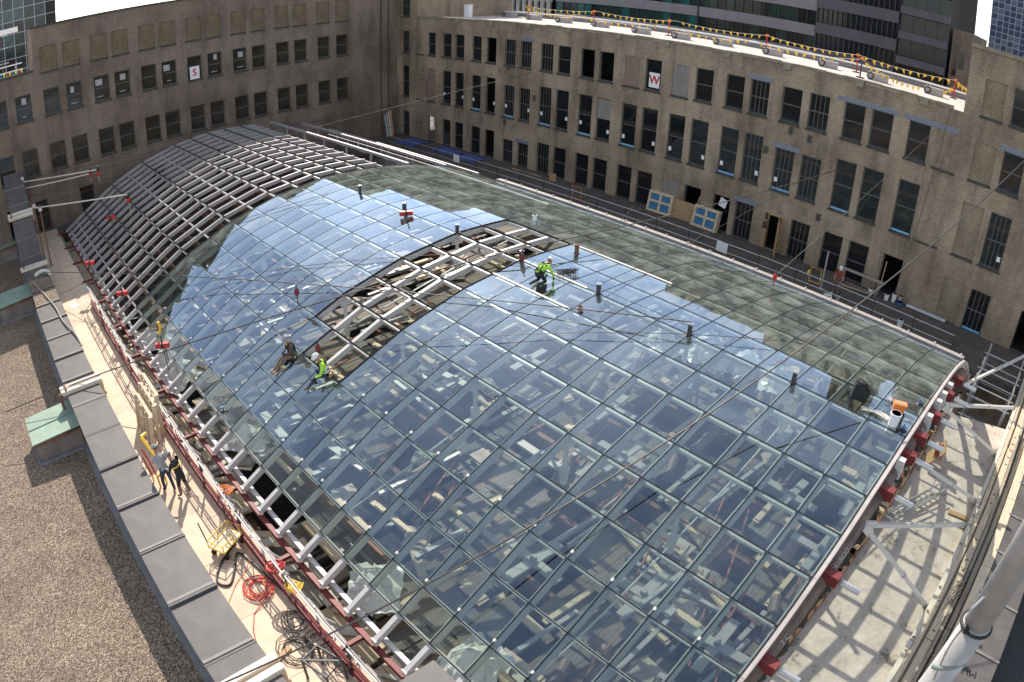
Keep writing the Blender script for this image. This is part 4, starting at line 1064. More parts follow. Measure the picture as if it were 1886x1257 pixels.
b = MB(); b.bx((1.0, -5.0, 0.752), (2.2, -4.36, 0.80)); b.bx((0.6, -4.7, 0.752), (1.02, -4.36, 1.05)); b.obj('steel_shoe', 'box_side', npar)
# black sprayed arrow and marks on the coping
b = MB(); b.add([(2.0, -4.95, 0.757), (2.5, -5.12, 0.757), (2.42, -5.32, 0.757), (1.88, -5.15, 0.757), (1.75, -4.75, 0.757), (1.55, -5.22, 0.757), (2.02, -5.55, 0.757)], [(0, 3, 2, 1), (4, 5, 6)]); b.obj('sprayed_arrow', 'black', npar)
me = text_mesh('MU', 0.36, 0.002); me.materials.append(K['black']); o = put('sprayed_mark', me, npar, Vector((3.0, -5.05, 0.757)) - NO); o.rotation_euler.z = R(100)
# mast
MA, MD, MASTB = Vector((-3.38, -3.40, 7.69)), Vector((0, 0, 1)), -7.0
def mp_(t): return MA + MD * t
mx1 = MD.cross(Vector((0, 1, 0))).normalized(); mx2 = MD.cross(mx1)
ms_ = thing('steel_mast', 'thick grey steel mast rising at the lower right corner', 'mast', mp_(MASTB))
b = MB(); b.tube([mp_(MASTB), mp_(0.15)], [0.26, 0.25], 28); b.obj('lower_tube', 'mast', ms_, smooth=True)
b = MB(); b.tube([mp_(0.1), mp_(6.5)], [0.23, 0.225], 28); b.obj('upper_tube', 'mast', ms_, smooth=True)
b = MB(); b.tube([mp_(0.12) + mx1 * 0.27 * math.cos(k) + mx2 * 0.27 * math.sin(k) for k in [i * 0.2618 for i in range(25)]], 0.028, 8, cap=False); b.box(mp_(0.14) + Vector((-0.22, 0.12, 0)), (0.12, 0.07, 0.10)); b.obj('clamp_band', 'black', ms_)
def side(t, r=0.25, a=0.0): return mp_(t) + Vector((-0.72, 0.69, 0)) * (r * math.cos(a)) + Vector((-0.6, -0.6, 0.45)) * (r * math.sin(a))
b = MB(); b.tube([side(0.18), side(0.35, 0.33), side(0.55, 0.33), side(0.75, 0.24)], 0.024, 8); b.obj('hook', 'galv', ms_)
b = MB(); b.tube([side(0.55, 0.225, 1.3), side(0.78, 0.225, 1.3)], 0.026, 8); b.obj('weld_lug', 'batten', ms_)
b = MB(); b.tube([side(0.1, 0.26), side(-0.15, 0.29), side(-0.45, 0.27), side(-1.1, 0.26, 0.5)], 0.016, 8); b.obj('hanging_rope', 'rope', ms_)
b = MB(); b.tube([side(-0.85, 0.28, -0.2), side(-0.8, 0.27, 0.5), side(-0.72, 0.27, 1.2), side(-0.66, 0.27, 1.9)], 0.045, 8); b.obj('sling', mat('green_grey_sling', (0.20, 0.25, 0.24), 0.7), ms_)

# ------------------------------------------------------------------ struts from the vault to the near parapet
for q, (p0, p1) in enumerate((((2.36, -0.3, 3.95), (10.0, -2.92, 0.12)), ((2.36, -0.32, 3.90), (5.35, -2.92, 0.05)), ((10.2, -0.3, 3.83), (18.0, -2.92, 1.25)), ((10.1, -0.32, 3.80), (15.7, -2.95, 0.05)), ((18.1, -0.25, 1.2), (24.5, -2.6, 1.25)), ((5.3, -0.3, 4.45), (11.7, -2.92, 0.1)))):
    lb = ('level white strut from the vault end to the planks near the ladder', 'sloping white strut below the vault end, nearest to the mast', 'white strut crossing the dark gap at the end of the terrace', 'sloping white strut at the far end of the sunlit terrace', 'white strut reaching over the scaffold at the right edge', 'sloping white strut landing beyond the ladder')[q]
    t = thing('raking_strut', lb, 'strut', p1, 'white raking struts at the near end of the vault')
    b = MB(); P, Q = Vector(p0), Vector(p1); b.beam(P.lerp(Q, 0.06), P.lerp(Q, 0.97), 0.12, 0.12); b.obj('tube', 'steel_white', t)
    b = MB(); b.beam(P, P.lerp(Q, 0.07), 0.08, 0.22); b.obj('top_plate', 'steel_white', t)
    b = MB(); b.beam(P.lerp(Q, 0.97), Q, 0.16, 0.18); b.obj('foot', 'galv', t)
    b = MB(); b.beam(P.lerp(Q, 0.55), P.lerp(Q, 0.56), 0.16, 0.16); b.obj('clamp', 'galv', t)
# ladder on the terrace
lad = thing('step_ladder', 'aluminium step ladder lying on the sunlit terrace', 'ladder', (9.4, -0.9, 0.05))
def lad_rail(off, z): 
    b = MB(); a0, a1 = Vector((8.05, -0.35 + off * 1.0, z)), Vector((11.0, -1.45 + off * 1.0, z + 0.05)); b.beam(a0, a1, 0.04, 0.09); return a0, a1, b
A0, A1, b = lad_rail(0.40, 0.1); b.obj('rail', 'galv', lad)
B0, B1, b = lad_rail(-0.02, 0.1); b.obj('rail', 'galv', lad)
for i in range(9):
    t_ = (i + 0.7) / 9.4; b = MB(); b.beam(A0.lerp(A1, t_), B0.lerp(B1, t_), 0.08, 0.03); b.obj('step', 'galv', lad)
b = MB(); b.beam(A0 + Vector((0.15, -0.1, 0.28)), A1 + Vector((-0.1, -0.2, 0.35)), 0.03, 0.06); b.obj('rear_frame', 'galv', lad); b = MB(); b.beam(B0 + Vector((0.1, 0, 0.25)), B1 + Vector((-0.1, -0.1, 0.3)), 0.03, 0.06); b.obj('rear_frame', 'galv', lad)
b = MB(); b.beam(A1 + Vector((0, 0, 0)), A1 + Vector((0.2, 0.0, 0.5)), 0.04, 0.04); b.beam(B1, B1 + Vector((0.2, 0, 0.5)), 0.04, 0.04); b.beam(A1 + Vector((0.2, 0, 0.5)), B1 + Vector((0.2, 0, 0.5)), 0.04, 0.04); b.obj('top_hoop', 'galv', lad)
b = MB(); b.box((10.4, -2.48, 0.045), (0.24, 0.85, 0.05), rz=0.15); b.obj('timber_board', 'ply', label='short orange brown plank lying on the sunlit terrace by the parapet', cat='board')
b = MB(); b.box((12.6, -0.55, 0.62), (0.9, 0.05, 1.0), rot=Matrix.Rotation(0.25, 3, 'Z') @ Matrix.Rotation(0.6, 3, 'X')); bo = b.obj('plywood_sheet', 'ply', label='orange plywood panel leaning at the vault end with red netting', cat='panel')
rn = random.Random(4)
b = MB()
for i in range(26):
    pts = [(12.6 + rn.uniform(-0.35, 0.35), -0.62 + rn.uniform(-0.25, 0.15), 0.45 + rn.uniform(0, 0.55)) for _ in range(4)]
    b.tube(pts, 0.012, 4)
b.obj('safety_netting', 'red', label='tangle of red safety netting on the orange plywood panel', cat='netting')

# ------------------------------------------------------------------ left edge: fill planks, railing, cords
r5 = random.Random(55)
fm_ = []
for k in range(4):
    mb = MB()
    for q in range(4): mb.box((-0.46 + q * 0.307, 0, -0.03 + r5.uniform(0, 0.03)), (0.29, 2.3 + r5.uniform(-.15, .1), 0.05), 0 if r5.random() < 0.6 else 1)
    fm_.append(mb.mesh('edge_planks', ['timber_grey', 'timber']))
for j in range(20):
    if j in (5, 12): continue
    put('edge_planks', r5.choice(fm_), deck, Vector((-6.55 + r5.uniform(-.05, .05), 1.4 + j * 2.45, DZ + 0.22 + r5.uniform(-.04, .04))) - Vector((8, 24, DZ)))
for j in range(40):
    x, y = -6.9 + r5.uniform(0, 0.9), 2 + j * 0.75 + r5.uniform(-.3, .3)
    b = MB(); L, w = r5.uniform(0.4, 1.3), r5.uniform(0.12, 0.4); b.box((0, 0, 0.03), (w, L, 0.06)); 
    o = put('timber_offcut', b.mesh('timber_offcut', ('timber', 'timber_white')[j % 2]), None, (x, y, DZ + 0.29), r5.uniform(-.3, 1.8), ('wood', 'whitish')[j % 2] + ' offcut by the red edge beam ' + ('near the bottom saddle', 'beside the cord coils', 'beside the yellow cart', 'beside the pair of workers', 'beside the timber stillages', 'near the banded hoist', 'near the shade line', 'in the shade')[j // 5], 'offcut', 'pale offcuts under the red edge beam')
rail = thing('guard_railing', 'red and white tube guard railing along the plywood walkway', 'railing', (-7.5, 20, 0))
for j in range(11):
    y0, y1 = 1.2 + j * 3.0, 1.2 + j * 3.0 + 2.94
    for x, z, r, m in ((-7.50, 0.14, 0.06, 'red_steel'), (-7.46, 0.34, 0.045, 'red_steel'), (-7.52, 0.72, 0.025, 'red_steel'), (-7.52, 1.16, 0.028, 'steel_white'), (-7.42, 1.02, 0.024, 'steel')):
        mb = MB(); mb.tube([(x + r5.uniform(-.01, .01), y0, z + r5.uniform(-.015, .015)), (x + r5.uniform(-.01, .01), y1, z + r5.uniform(-.015, .015))], r, 8); mb.obj('rail_tube', m, rail)
    mb = MB(); mb.tube([(-7.47, y0 + 0.02, 0.0), (-7.47, y0 + 0.02, 1.24)], 0.035, 8); mb.box((-7.47, y0 + 0.02, 0.75), (0.10, 0.10, 0.12)); mb.box((-7.47, y0 + 0.02, 0.01), (0.2, 0.2, 0.02)); mb.obj('post', 'dark_steel' if j % 3 else 'steel', rail)
    mb = MB(); mb.beam((-7.44, y0 + 1.5, 0.05), (-7.44, y0 + 1.52, 1.2), 0.05, 0.05); mb.beam((-7.44, y0 + 1.5, 0.9), (-7.0, y0 + 1.5, 0.2), 0.04, 0.04); mb.obj('brace', 'steel_white', rail)
def cord(name, label, cat, pts, r, m, n=1, jit=0.0, seed=0, group=None):
    rr = random.Random(seed); mb = MB()
    for k in range(n):
        P = [Vector(p) + Vector((rr.uniform(-jit, jit), rr.uniform(-jit, jit), rr.uniform(0, jit * 0.6))) for p in pts]
        Q = []
        for i in range(len(P) - 1):                      # catmull-rom
            a, b, c, d = P[max(i - 1, 0)], P[i], P[i + 1], P[min(i + 2, len(P) - 1)]
            for t in (0, 0.2, 0.4, 0.6, 0.8):
                Q.append(0.5 * ((2 * b) + (c - a) * t + (2 * a - 5 * b + 4 * c - d) * t * t + (3 * b - a - 3 * c + d) * t ** 3))
        Q.append(P[-1]); mb.tube(Q, r, 6)
    return mb.obj(name, m, label=label, cat=cat, group=group)
def coil(name, label, cat, c, R0, r, m, turns=6, seed=1, squash=1.0, lift=0.03, tail=None, jit=0.3):
    rr = random.Random(seed); pts = []
    for i in range(turns * 12):
        a = i * math.pi / 6; q = R0 * (0.75 + jit * math.sin(i * 0.37 + seed) + 0.12 * rr.random())
        pts.append((c[0] + q * math.cos(a), c[1] + squash * q * math.sin(a), c[2] + lift * (i % 12) / 12 + 0.006 * i / 12 + r))
    if tail: pts += tail
    mb = MB(); mb.tube(pts, r, 5); return mb.obj(name, m, label=label, cat=cat)
cord('hose', 'thick black hose looped on the plywood walkway beside the yellow cart', 'hose', [(-7.75, 13.2, 0.05), (-8.5, 12.7, 0.04), (-8.95, 12.1, 0.04), (-8.7, 11.75, 0.04), (-8.3, 12.2, 0.05), (-7.9, 12.75, 0.05), (-7.7, 12.0, 0.05), (-7.6, 11.2, 0.1), (-7.5, 10.2, 0.15)], 0.035, 'black')
coil('extension_cord', 'tangled red extension cord on the walkway below the railing', 'cord', (-8.05, 11.15, 0.0), 0.42, 0.014, mat('red_cord', (0.55, 0.05, 0.03), 0.6), 7, 2, 1.1, 0.05, [(-8.6, 10.4, 0.02), (-8.9, 9.9, 0.02), (-9.0, 9.6, 0.02)])
coil('extension_cord', 'coiled red cord hung over the red railing', 'cord', (-7.48, 10.75, 0.82), 0.27, 0.016, 'red', 8, 5, 1.0, 0.25)
coil('extension_cord', 'coiled orange cord hung on the railing beside the red coil', 'cord', (-7.42, 9.85, 0.75), 0.22, 0.016, 'yellow', 8, 7, 1.3, 0.3)
coil('extension_cord', 'orange cord heap at the top of the railing near the pair of workers', 'cord', (-7.2, 14.8, 0.6), 0.26, 0.014, 'orange', 6, 9, 1.2, 0.2)
cord('extension_cord', 'thin orange cord crossing the walkway from the hose', 'cord', [(-7.6, 12.4, 0.3), (-8.0, 12.0, 0.03), (-8.5, 11.7, 0.02), (-9.1, 11.1, 0.02)], 0.012, 'orange')
for k, (x, y) in enumerate(((-7.8, 9.4), (-7.65, 8.5), (-7.5, 7.6), (-8.3, 8.7))):
    coil('cable_tangle', ('black cable tangle on the walkway past the orange coil', 'black cable tangle in the shade of the railing', 'black cable tangle nearest the bottom timber saddle', 'thin dark cable loops lying on the sunlit plywood')[k], 'cable', (x, y, 0.0), 0.36 + 0.1 * (k == 3), 0.012, 'black', 5, 20 + k, 1.2, 0.25 if k < 3 else 0.03)
for k in range(10):                                       # slings and ropes lashed to the railing
    y = 8.6 + k * 2.6
    cord('sling_rope', 'pale rope sling lashed on the railing ' + ('near the bottom saddle', 'by the orange coil', 'by the yellow cart', 'by the pair of workers', 'just past the pair of workers', 'by the stillages', 'just past the stillages', 'near the banded hoist', 'near the second hoist', 'near the shade line')[k], 'rope', [(-7.5, y, 1.15), (-7.4, y + 0.4, 0.85), (-7.47, y + 0.9, 1.05), (-7.38, y + 1.3, 0.6), (-7.3, y + 1.7, 0.25)], 0.02, 'rope_pale', 1, 0.08, k, 'pale rope slings on the railing')
for k in range(6):
    y = 9.5 + k * 4.1
    cord('black_cable', 'black cable draped over the railing ' + ('at the black tangles', 'by the yellow cart', 'by the pair of workers', 'by the stillages', 'by the banded hoist', 'by the second hoist')[k], 'cable', [(-7.55, y, 0.2), (-7.5, y + 0.5, 1.12), (-7.42, y + 0.9, 0.8), (-7.25, y + 1.5, 0.1), (-6.9, y + 1.9, -0.3)], 0.016, 'black', 1, 0.12, 40 + k, 'black cables over the railing')
# yellow timber floored cart
ct = thing('material_cart', 'small yellow tube cart with a timber floor standing on the walkway', 'cart', (-8.0, 13.1, 0.0))
def cp(x, y, z): 
    v = Matrix.Rotation(0.5, 3, 'Z') @ Vector((x, y, 0)); return (-8.05 + v.x, 13.15 + v.y, z)
for pts in ([(-.5, -.3, .35), (.5, -.3, .35), (.5, .3, .35), (-.5, .3, .35), (-.5, -.3, .35)], [(-.5, -.3, .6), (.5, -.3, .6), (.5, .3, .6), (-.5, .3, .6), (-.5, -.3, .6)]):
    mb = MB(); mb.tube([cp(*p) for p in pts], 0.02, 6); mb.obj('rim_tube', 'yellow', ct)
for p in ((-.5, -.3), (.5, -.3), (.5, .3), (-.5, .3), (0, -.3), (0, .3)):
    mb = MB(); mb.tube([cp(*p, .3), cp(*p, .6)], 0.018, 6); mb.obj('upright', 'yellow', ct)
mb = MB(); mb.box(cp(0, 0, 0.33), (0.92, 0.54, 0.03), rz=0.5); mb.obj('floor_board', 'timber', ct)
for p in ((-.4, -.25), (.4, -.25), (.4, .25), (-.4, .25)):
    mb = MB(); c = cp(*p, 0.09); mb.tube([(c[0] - .02, c[1] - .03, .09), (c[0] + .02, c[1] + .03, .09)], 0.09, 10); mb.tube([cp(*p, .1), cp(*p, .33)], 0.02, 6); mb.obj('wheel', 'black', ct)
mb = MB(); mb.tube([cp(.5, .28, .6), cp(.62, .34, 1.15), cp(.62, -.3, 1.15), cp(.5, -.28, .6)], 0.02, 6); mb.obj('handle', 'dark_steel', ct)
mb = MB(); mb.tube([cp(-.5, .3, .6), cp(-.45, .5, 1.2)], 0.022, 6); mb.obj('tow_bar', 'dark_steel', ct)
# timber glass frames leaning by the railing, one pale timber stillage on the floor
def stillage(label, ox, oy, oz, w, h, tilt, m='timber', dep=0.14, rz=0.0):
    t = thing('timber_stillage', label, 'timber frame', (ox, oy, oz), 'timber glass stillages on the walkway', rz)
    T = Matrix.Rotation(tilt, 3, 'Y')
    def bb(c, d, nm):
        b = MB(); b.box(T @ Vector(c), d, rot=T); lobj(b, nm, m, t)
    for y in (-w / 2, w / 2): bb((0, y, h / 2), (dep, 0.09, h), 'side_post')
    for z in (0.05, h * 0.36, h * 0.68, h - 0.05): bb((0.03, 0, z), (0.06, w - 0.1, 0.11), 'rail_board')
    bb((-0.05, 0, h / 2), (0.03, 0.10, h), 'slat'); bb((-0.05, -w / 4, h / 2), (0.03, 0.09, h - 0.05), 'slat'); bb((-0.05, w / 4, h / 2), (0.03, 0.09, h - 0.05), 'slat')
    bb((0.10, 0, h - 0.05), (0.05, w, 0.1), 'top_board')
stillage('first timber stillage leaning by the railing behind the pair of workers', -8.35, 20.35, 0, 1.9, 1.35, 0.16)
stillage('second timber stillage leaning in the middle of three by the railing', -7.98, 20.65, 0, 1.9, 1.55, 0.10)
stillage('third timber stillage leaning against the red railing', -7.70, 21.0, 0, 1.9, 1.7, 0.06)
b = MB(); b.box((-8.62, 8.75, 0.03), (0.55, 0.14, 0.05), rz=0.35); b.obj('timber_board', 'ply', label='short orange plank lying on the walkway near the bottom timber saddle', cat='board')
b = MB(); b.box((-8.42, 35.0, 0.012), (0.45, 0.7, 0.012), rz=0.3); b.obj('paper_sheet', 'paper', label='white sheet of paper lying on the walkway at the edge of the shade', cat='paper')
fr_ = thing('steel_stand', 'small dark steel frame standing at the bottom of the walkway', 'steel frame', (-8.1, 7.4, 0))
for pts in ([(-8.5, 7.75, .8), (-7.95, 7.9, .8), (-7.7, 7.15, .8), (-8.3, 6.95, .8), (-8.5, 7.75, .8)],):
    mb = MB(); mb.tube(pts, 0.04, 6); mb.obj('top_ring', 'dark_steel', fr_)
    for p in pts[:4]:
        mb = MB(); mb.beam((p[0], p[1], 0), p, 0.06, 0.06); mb.obj('leg', 'dark_steel', fr_)
    mb = MB(); mb.beam(pts[0], pts[2], 0.05, 0.05); mb.obj('cross_bar', 'dark_steel', fr_)
b = MB(); b.bx((-8.83, 1.75, 7.9), (-9.35, 0.6, 7.96)); b.bx((-8.85, 1.72, 7.3), (-9.3, 1.68, 7.9)); b.obj('metal_cap', 'coping', label='corner of a dull grey metal cap at the bottom edge', cat='metal cap')

# ------------------------------------------------------------------ cables
def cable(label, p, q, sag, r, m='wire', group='wire ropes strung across the court'):
    mb = MB(); mb.tube(sag_path(p, q, sag, 22), r, 6); return mb.obj('wire_rope', m, label=label, cat='cable', group=group)
cable('dark wire rope from the large green box saddle across the vault to the long building', (-13.6, 25.4, 0.45), (-9.95, 24.5, 0.98), 0.0, 0.022)
cable('dark wire rope from the middle timber saddle to the stanchion behind the kneeling worker', (-9.95, 24.5, 0.98), (5.49, 15.0, 5.28), -0.12, 0.024)
cable('dark wire rope from that stanchion across the far glass to the long building', (5.49, 15.0, 5.28), (27.4, 10.39, 7.02), 0.35, 0.022)
cable('thick dark wire rope from the bottom timber saddle over the near glass', (-10.6, 8.1, 0.98), (27.55, -3.75, 17.3), 1.0, 0.024)
cable('dark wire rope from the gravelly coping to the stanchion where ropes are tied', (-9.6, 39.5, 0.95), (5.49, 7.5, 5.25), -0.25, 0.018)
dv = thing('roof_davit', 'steel post on the higher roof block holding the thick wire rope', 'post', (27.6, -3.75, 15.0))
b = MB(); b.tube([(27.65, -3.75, 15.0), (27.65, -3.75, 17.5)], 0.08, 8); b.box((27.65, -3.75, 15.12), (0.5, 0.5, 0.05)); b.obj('shaft', 'dark_steel', dv)
cable('thin rope from the far green box to the gravelly coping', (-14, 42, -0.6), (-9.9, 41.5, 0.95), 0.1, 0.018)
cable('thin wire rope from the second walkway post to the top window row', (-9.0, 44.0, 3.9), (27.4, 36.5, 8.0), 0.7, 0.014)
cable('thin wire rope from the far walkway post rising to the corner windows', (-9.2, 50.0, 4.6), (27.4, 43, 5.2), 0.4, 0.014)
cable('thin wire rope low over the far arches toward the ground row of windows', (-9.2, 50.0, 3.3), (27.4, 49.0, 2.2), 0.3, 0.016)
cable('thin wire rope just under the parapet of the end building corner', (-9.2, 50.0, 4.2), (27.4, 47.4, 6.7), 0.3, 0.012)
cable('thin wire rope across the brown end wall above the vault', (-9.2, 50.0, 3.9), (27.4, 47.4, 4.7), 0.3, 0.012)
cable('thin wire rope from the glass edge up to the doorway side of the long building', (13.92, 12.96, 4.0), (27.4, 18.5, 1.7), 0.0, 0.014)
cable('thin wire rope from the glass edge up past the blue crates', (12.74, 16.19, 4.3), (27.4, 25.4, 0.6), 0.0, 0.014)
cable('thin wire rope from the red hoist up to the end of the pennant roof', (12.5, 7.9, 4.9), (27.4, 4.97, 11.7), 0.0, 0.014)
cable('thin wire rope hanging down the right end of the long building', (27.38, 5.3, 11.7), (27.2, 6.3, 0.4), -0.02, 0.014)
cable('thin wire rope from a black post to the middle row of the long building', (5.49, 11.25, 5.15), (27.4, 13.4, 5.4), 0.3, 0.012)
cable('thin wire rope looping over the glass between two black posts', (5.49, 18.75, 5.15), (5.49, 7.5, 5.1), 0.1, 0.009)
cable('thin lifeline lying across the blue glass from the railing to the open strip', (-6.2, 30, 1.3), (5.49, 15.0, 5.1), -0.5, 0.011)
cable('thin lifeline over the glass beside the kneeling worker', (-1.3, 15.3, 3.4), (8.3, 3.75, 4.95), -0.55, 0.010)
cable('thin wire rope from the second red hoist over the steel arches', (-9.0, 35.0, 0.9), (4.1, 27, 4.9), -0.2, 0.012)
# posts at the far end of the walkway
for k, (x, y, h) in enumerate(((-8.68, 42.98, 4.1), (-9.2, 50.0, 5.0), (-9.0, 44.0, 4.2))):
    t = thing('lifeline_post', ('rusty post with a small bracket on the far walkway', 'tallest rusty post at the far end of the walkway', 'thin rusty post close behind the bracketed post')[k], 'post', (x, y, 0), 'rusty posts on the far walkway')
    b = MB(); b.tube([(x, y, 0), (x, y, h)], 0.055, 8); b.obj('shaft', 'rust', t)
    b = MB(); b.box((x, y, h - 0.25), (0.24, 0.18, 0.22)); b.obj('bracket', 'galv', t)
    b = MB(); b.box((x, y, 0.02), (0.25, 0.25, 0.04)); b.obj('base_plate', 'galv', t)
def sling_bar(label, p, q):
    b = MB(); b.tube(sag_path(p, q, 0.05, 8), 0.045, 8); b.obj('web_sling', 'rope_pale', label=label, cat='sling', group='pale web slings to the hoists')
sling_bar('pale web sling from the far walkway post to the highest red hoist', (-9.2, 50.0, 4.5), (-4.5, 42.0, 5.5))
sling_bar('pale web sling from the thin post to the red hoist over the arches', (-9.0, 44.0, 3.8), (-3.2, 39.6, 4.0))
sling_bar('pale web sling from the tallest post to the hoist against the end wall', (-9.2, 50.0, 4.0), (-4.3, 47.0, 4.3))
cord('rope', 'twisted grey and black rope lying along the grey coping', 'rope', [(-10.3, 38.5, 0.82), (-9.9, 36, 0.8), (-9.6, 33.6, 0.82), (-9.5, 31.5, 0.8), (-9.2, 29.6, 0.85), (-9.12, 28.2, 0.75)], 0.045, 'rope')
cord('padded_sling', 'grey padded sling wrapped over the coping by the gravelly panel', 'sling', [(-10.1, 39.4, 0.9), (-9.7, 39.5, 1.02), (-9.3, 39.3, 1.0), (-9.1, 39.0, 0.8)], 0.12, 'rope_pale')
# hoists
def hoist(label, loc, kind='box', drop=1.2, m='red'):
    t = thing('hoist', label, 'hoist', loc, 'red hoists and snap hooks on the lines')
    x, y, z = loc
    if kind == 'box':
        for s_ in (-1, 1):
            b = MB(); b.box((x + s_ * 0.15, y - s_ * 0.08, z), (0.24, 0.2, 0.19), rz=-0.5); b.obj('hoist_body', m, t)
        b = MB(); b.box((x, y, z - 0.02), (0.11, 0.23, 0.21), rz=-0.5); b.obj('hoist_drum', 'black', t)
        b = MB(); b.tube([(x, y, z - 0.1), (x + 0.03, y, z - drop)], 0.022, 6); b.obj('chain', 'dark_steel', t)
        b = MB(); b.tube([(x + 0.1, y, z - 0.1), (x + 0.12, y, z - drop * 0.8)], 0.016, 6); b.obj('chain', 'dark_steel', t)
        b = MB(); b.tube([(x, y, z + 0.1), (x, y, z + 0.45)], 0.03, 6); b.obj('hook', 'dark_steel', t)
    elif kind == 'reel':
        b = MB(); b.box((x, y, z + 0.15), (0.18, 0.14, 0.42)); b.obj('hoist_body', 'black', t)
        b = MB(); b.ball((x, y, z - 0.12), 0.14, 0.12, 0.16); b.obj('hook_block', m, t)
        b = MB(); b.tube([(x, y, z - 0.2), (x, y, z - 0.2 - drop)], 0.018, 6); b.obj('chain', 'galv', t)
    else:
        b = MB(); b.ball((x, y, z), 0.10, 0.09, 0.17, 10, 8); b.obj('hoist_body', m, t)
        b = MB(); b.tube([(x, y, z - 0.15), (x, y, z - 0.15 - drop)], 0.02, 6); b.obj('chain', 'dark_steel', t)
        b = MB(); b.tube([(x, y, z + 0.16), (x, y, z + 0.34)], 0.025, 6); b.obj('hook', 'dark_steel', t)
hoist('red chain hoist over the walkway shade line, farthest of the pair at the railing', (-6.9, 35.7, 1.85))
hoist('red chain hoist hanging at the foot of the arches above the plastic', (-6.4, 29.3, 2.1))
hoist('red and green banded chain hoist with a yellow hook at the clear glass edge', (-6.2, 23.3, 1.85))
hoist('orange red chain hoist with hanging cords over the far arches', (-4.5, 39.73, 2.85), drop=2)
hoist('black topped red hook block over the far arches', (-3.2, 39.67, 3.75), 'reel', 1.0)
hoist('black topped red hook block hanging highest against the end wall', (-4.5, 42.0, 5.35), 'reel', 0.5)
hoist('small black and red hook block against the end wall windows', (-4.3, 47.0, 4.3), 'reel', 0.4)
hoist('dark red teardrop hoist hanging over the blue glass', (-1.5, 19.6, 4.0), 'ball', 0.4, 'red_steel')
hoist('bright red teardrop hoist at the far glass edge by the long building', (12.4, 7.95, 4.75), 'ball', 0.25)
hoist('red hoist lying on the glass beside a black post', (5.13, 21.83, 4.95), 'box', 0.12)
hoist('dark red reel beside the sitting worker at the open strip', (-2.2, 16.9, 3.05), 'ball', 0.05, 'red_steel')
hoist('dark red reel clipped to the black post behind the kneeling worker', (5.3, 14.75, 5.05), 'ball', 0.1, 'red_steel')
b = MB(); b.tube([(-6.05, 23.9, 2.6), (-6.0, 23.9, 2.3), (-6.15, 23.8, 2.1)], 0.06, 8); b.obj('yellow_hook', 'yellow', label='yellow hook above the green banded hoist', cat='hook')

# ------------------------------------------------------------------ on the glass
for i, lb in ((3, 'near the black bag'), (6, 'where a wire rope is tied'), (9, 'right of the rope coil'), (12, 'at the corner of the open strip behind the kneeling worker'), (15, 'at the upper corner of the open strip'), (18, 'with a red hoist at its foot'), (21, 'farthest, at the end of the reflections')):
    y = i * STEP; z = glass_z(5.49)
    t = thing('lifeline_stanchion', 'black post on the glass ' + lb, 'post', (5.49, y, z), 'black stanchions along one joint of the vault')
    b = MB(); b.bx((5.435, y - 0.055, z + 0.02), (5.545, y + 0.055, z + 0.34)); b.bx((5.39, y - 0.10, z), (5.59, y + 0.10, z + 0.02)); b.obj('post_tube', 'dark_steel', t)
    b = MB(); b.bx((5.42, y - 0.07, z + 0.34), (5.56, y + 0.07, z + 0.37)); b.ball((5.49, y, z + 0.38), 0.035); b.obj('post_cap', 'galv', t)
def rest(x): return glass_z(x) + 0.003
b_ = thing('tool_bag', 'black tool bag standing on the glass near the right end', 'bag', (6.22, 1.85, rest(6.2)))
b = MB(); z = rest(6.2); b.box((6.22, 1.85, z + 0.26), (0.26, 0.50, 0.48), rot=Matrix.Rotation(0.35, 3, 'Z') @ Matrix.Rotation(0.12, 3, 'X')); b.ball((6.22, 1.85, z + 0.30), 0.20, 0.28, 0.30); b.obj('bag_body', 'black_cloth', b_)
b = MB(); b.tube([(6.15, 1.62, z + 0.4), (6.05, 1.7, z + 0.68), (6.12, 1.95, z + 0.70), (6.2, 2.08, z + 0.45)], 0.02, 6); b.tube([(6.35, 1.65, z + 0.1), (6.42, 1.5, z + 0.3), (6.38, 1.72, z + 0.45)], 0.015, 6); b.obj('strap', 'black', b_)
b = MB(); b.box((6.10, 1.80, z + 0.42), (0.03, 0.08, 0.06)); b.obj('tag', 'yellow', b_)
def bucket(label, x, y, z, m='white', r=0.15, h=0.36, group=None, cat='bucket'):
    t = thing('bucket', label, cat, (x, y, z), group)
    b = MB(); b.tube([(x, y, z), (x, y, z + h), (x, y, z + h), (x, y, z + 0.05)], [r * 0.85, r, r - 0.012, r * 0.85 - 0.012], 18); b.tube([(x, y, z + h - 0.05), (x, y, z + h - 0.02)], r + 0.012, 18); b.obj('bucket_body', m, t)
    b = MB(); b.tube([(x + (r + .01) * math.cos(a_), y + 0.06, z + h - 0.04 - 0.5 * r * math.sin(a_)) for a_ in [i * math.pi / 8 for i in range(9)]], 0.006, 5); b.obj('handle', 'galv', t)
    return t
bucket('white bucket with pale mix standing on the glass at the right end', 5.75, 0.52, rest(5.75), r=0.17, h=0.40)
cb_ = thing('cardboard_box', 'orange brown cardboard box on the glass behind the white bucket', 'box', (6.5, 0.62, rest(6.5)))
b = MB(); z = rest(6.5); b.box((6.5, 0.62, z + 0.28), (0.26, 0.42, 0.10), rz=0.4); b.box((6.42, 0.62, z + 0.12), (0.1, 0.36, 0.24), rz=0.4); b.obj('box_body', 'orange', cb_)
b = MB(); b.box((6.5, 0.62, z + 0.335), (0.2, 0.36, 0.01), rz=0.4); b.obj('box_lid', 'ply', cb_)
bucket('dark metal tin beside the white bucket on the glass', 6.02, 0.40, rest(6.0), 'dark_steel', 0.09, 0.28, cat='tin')
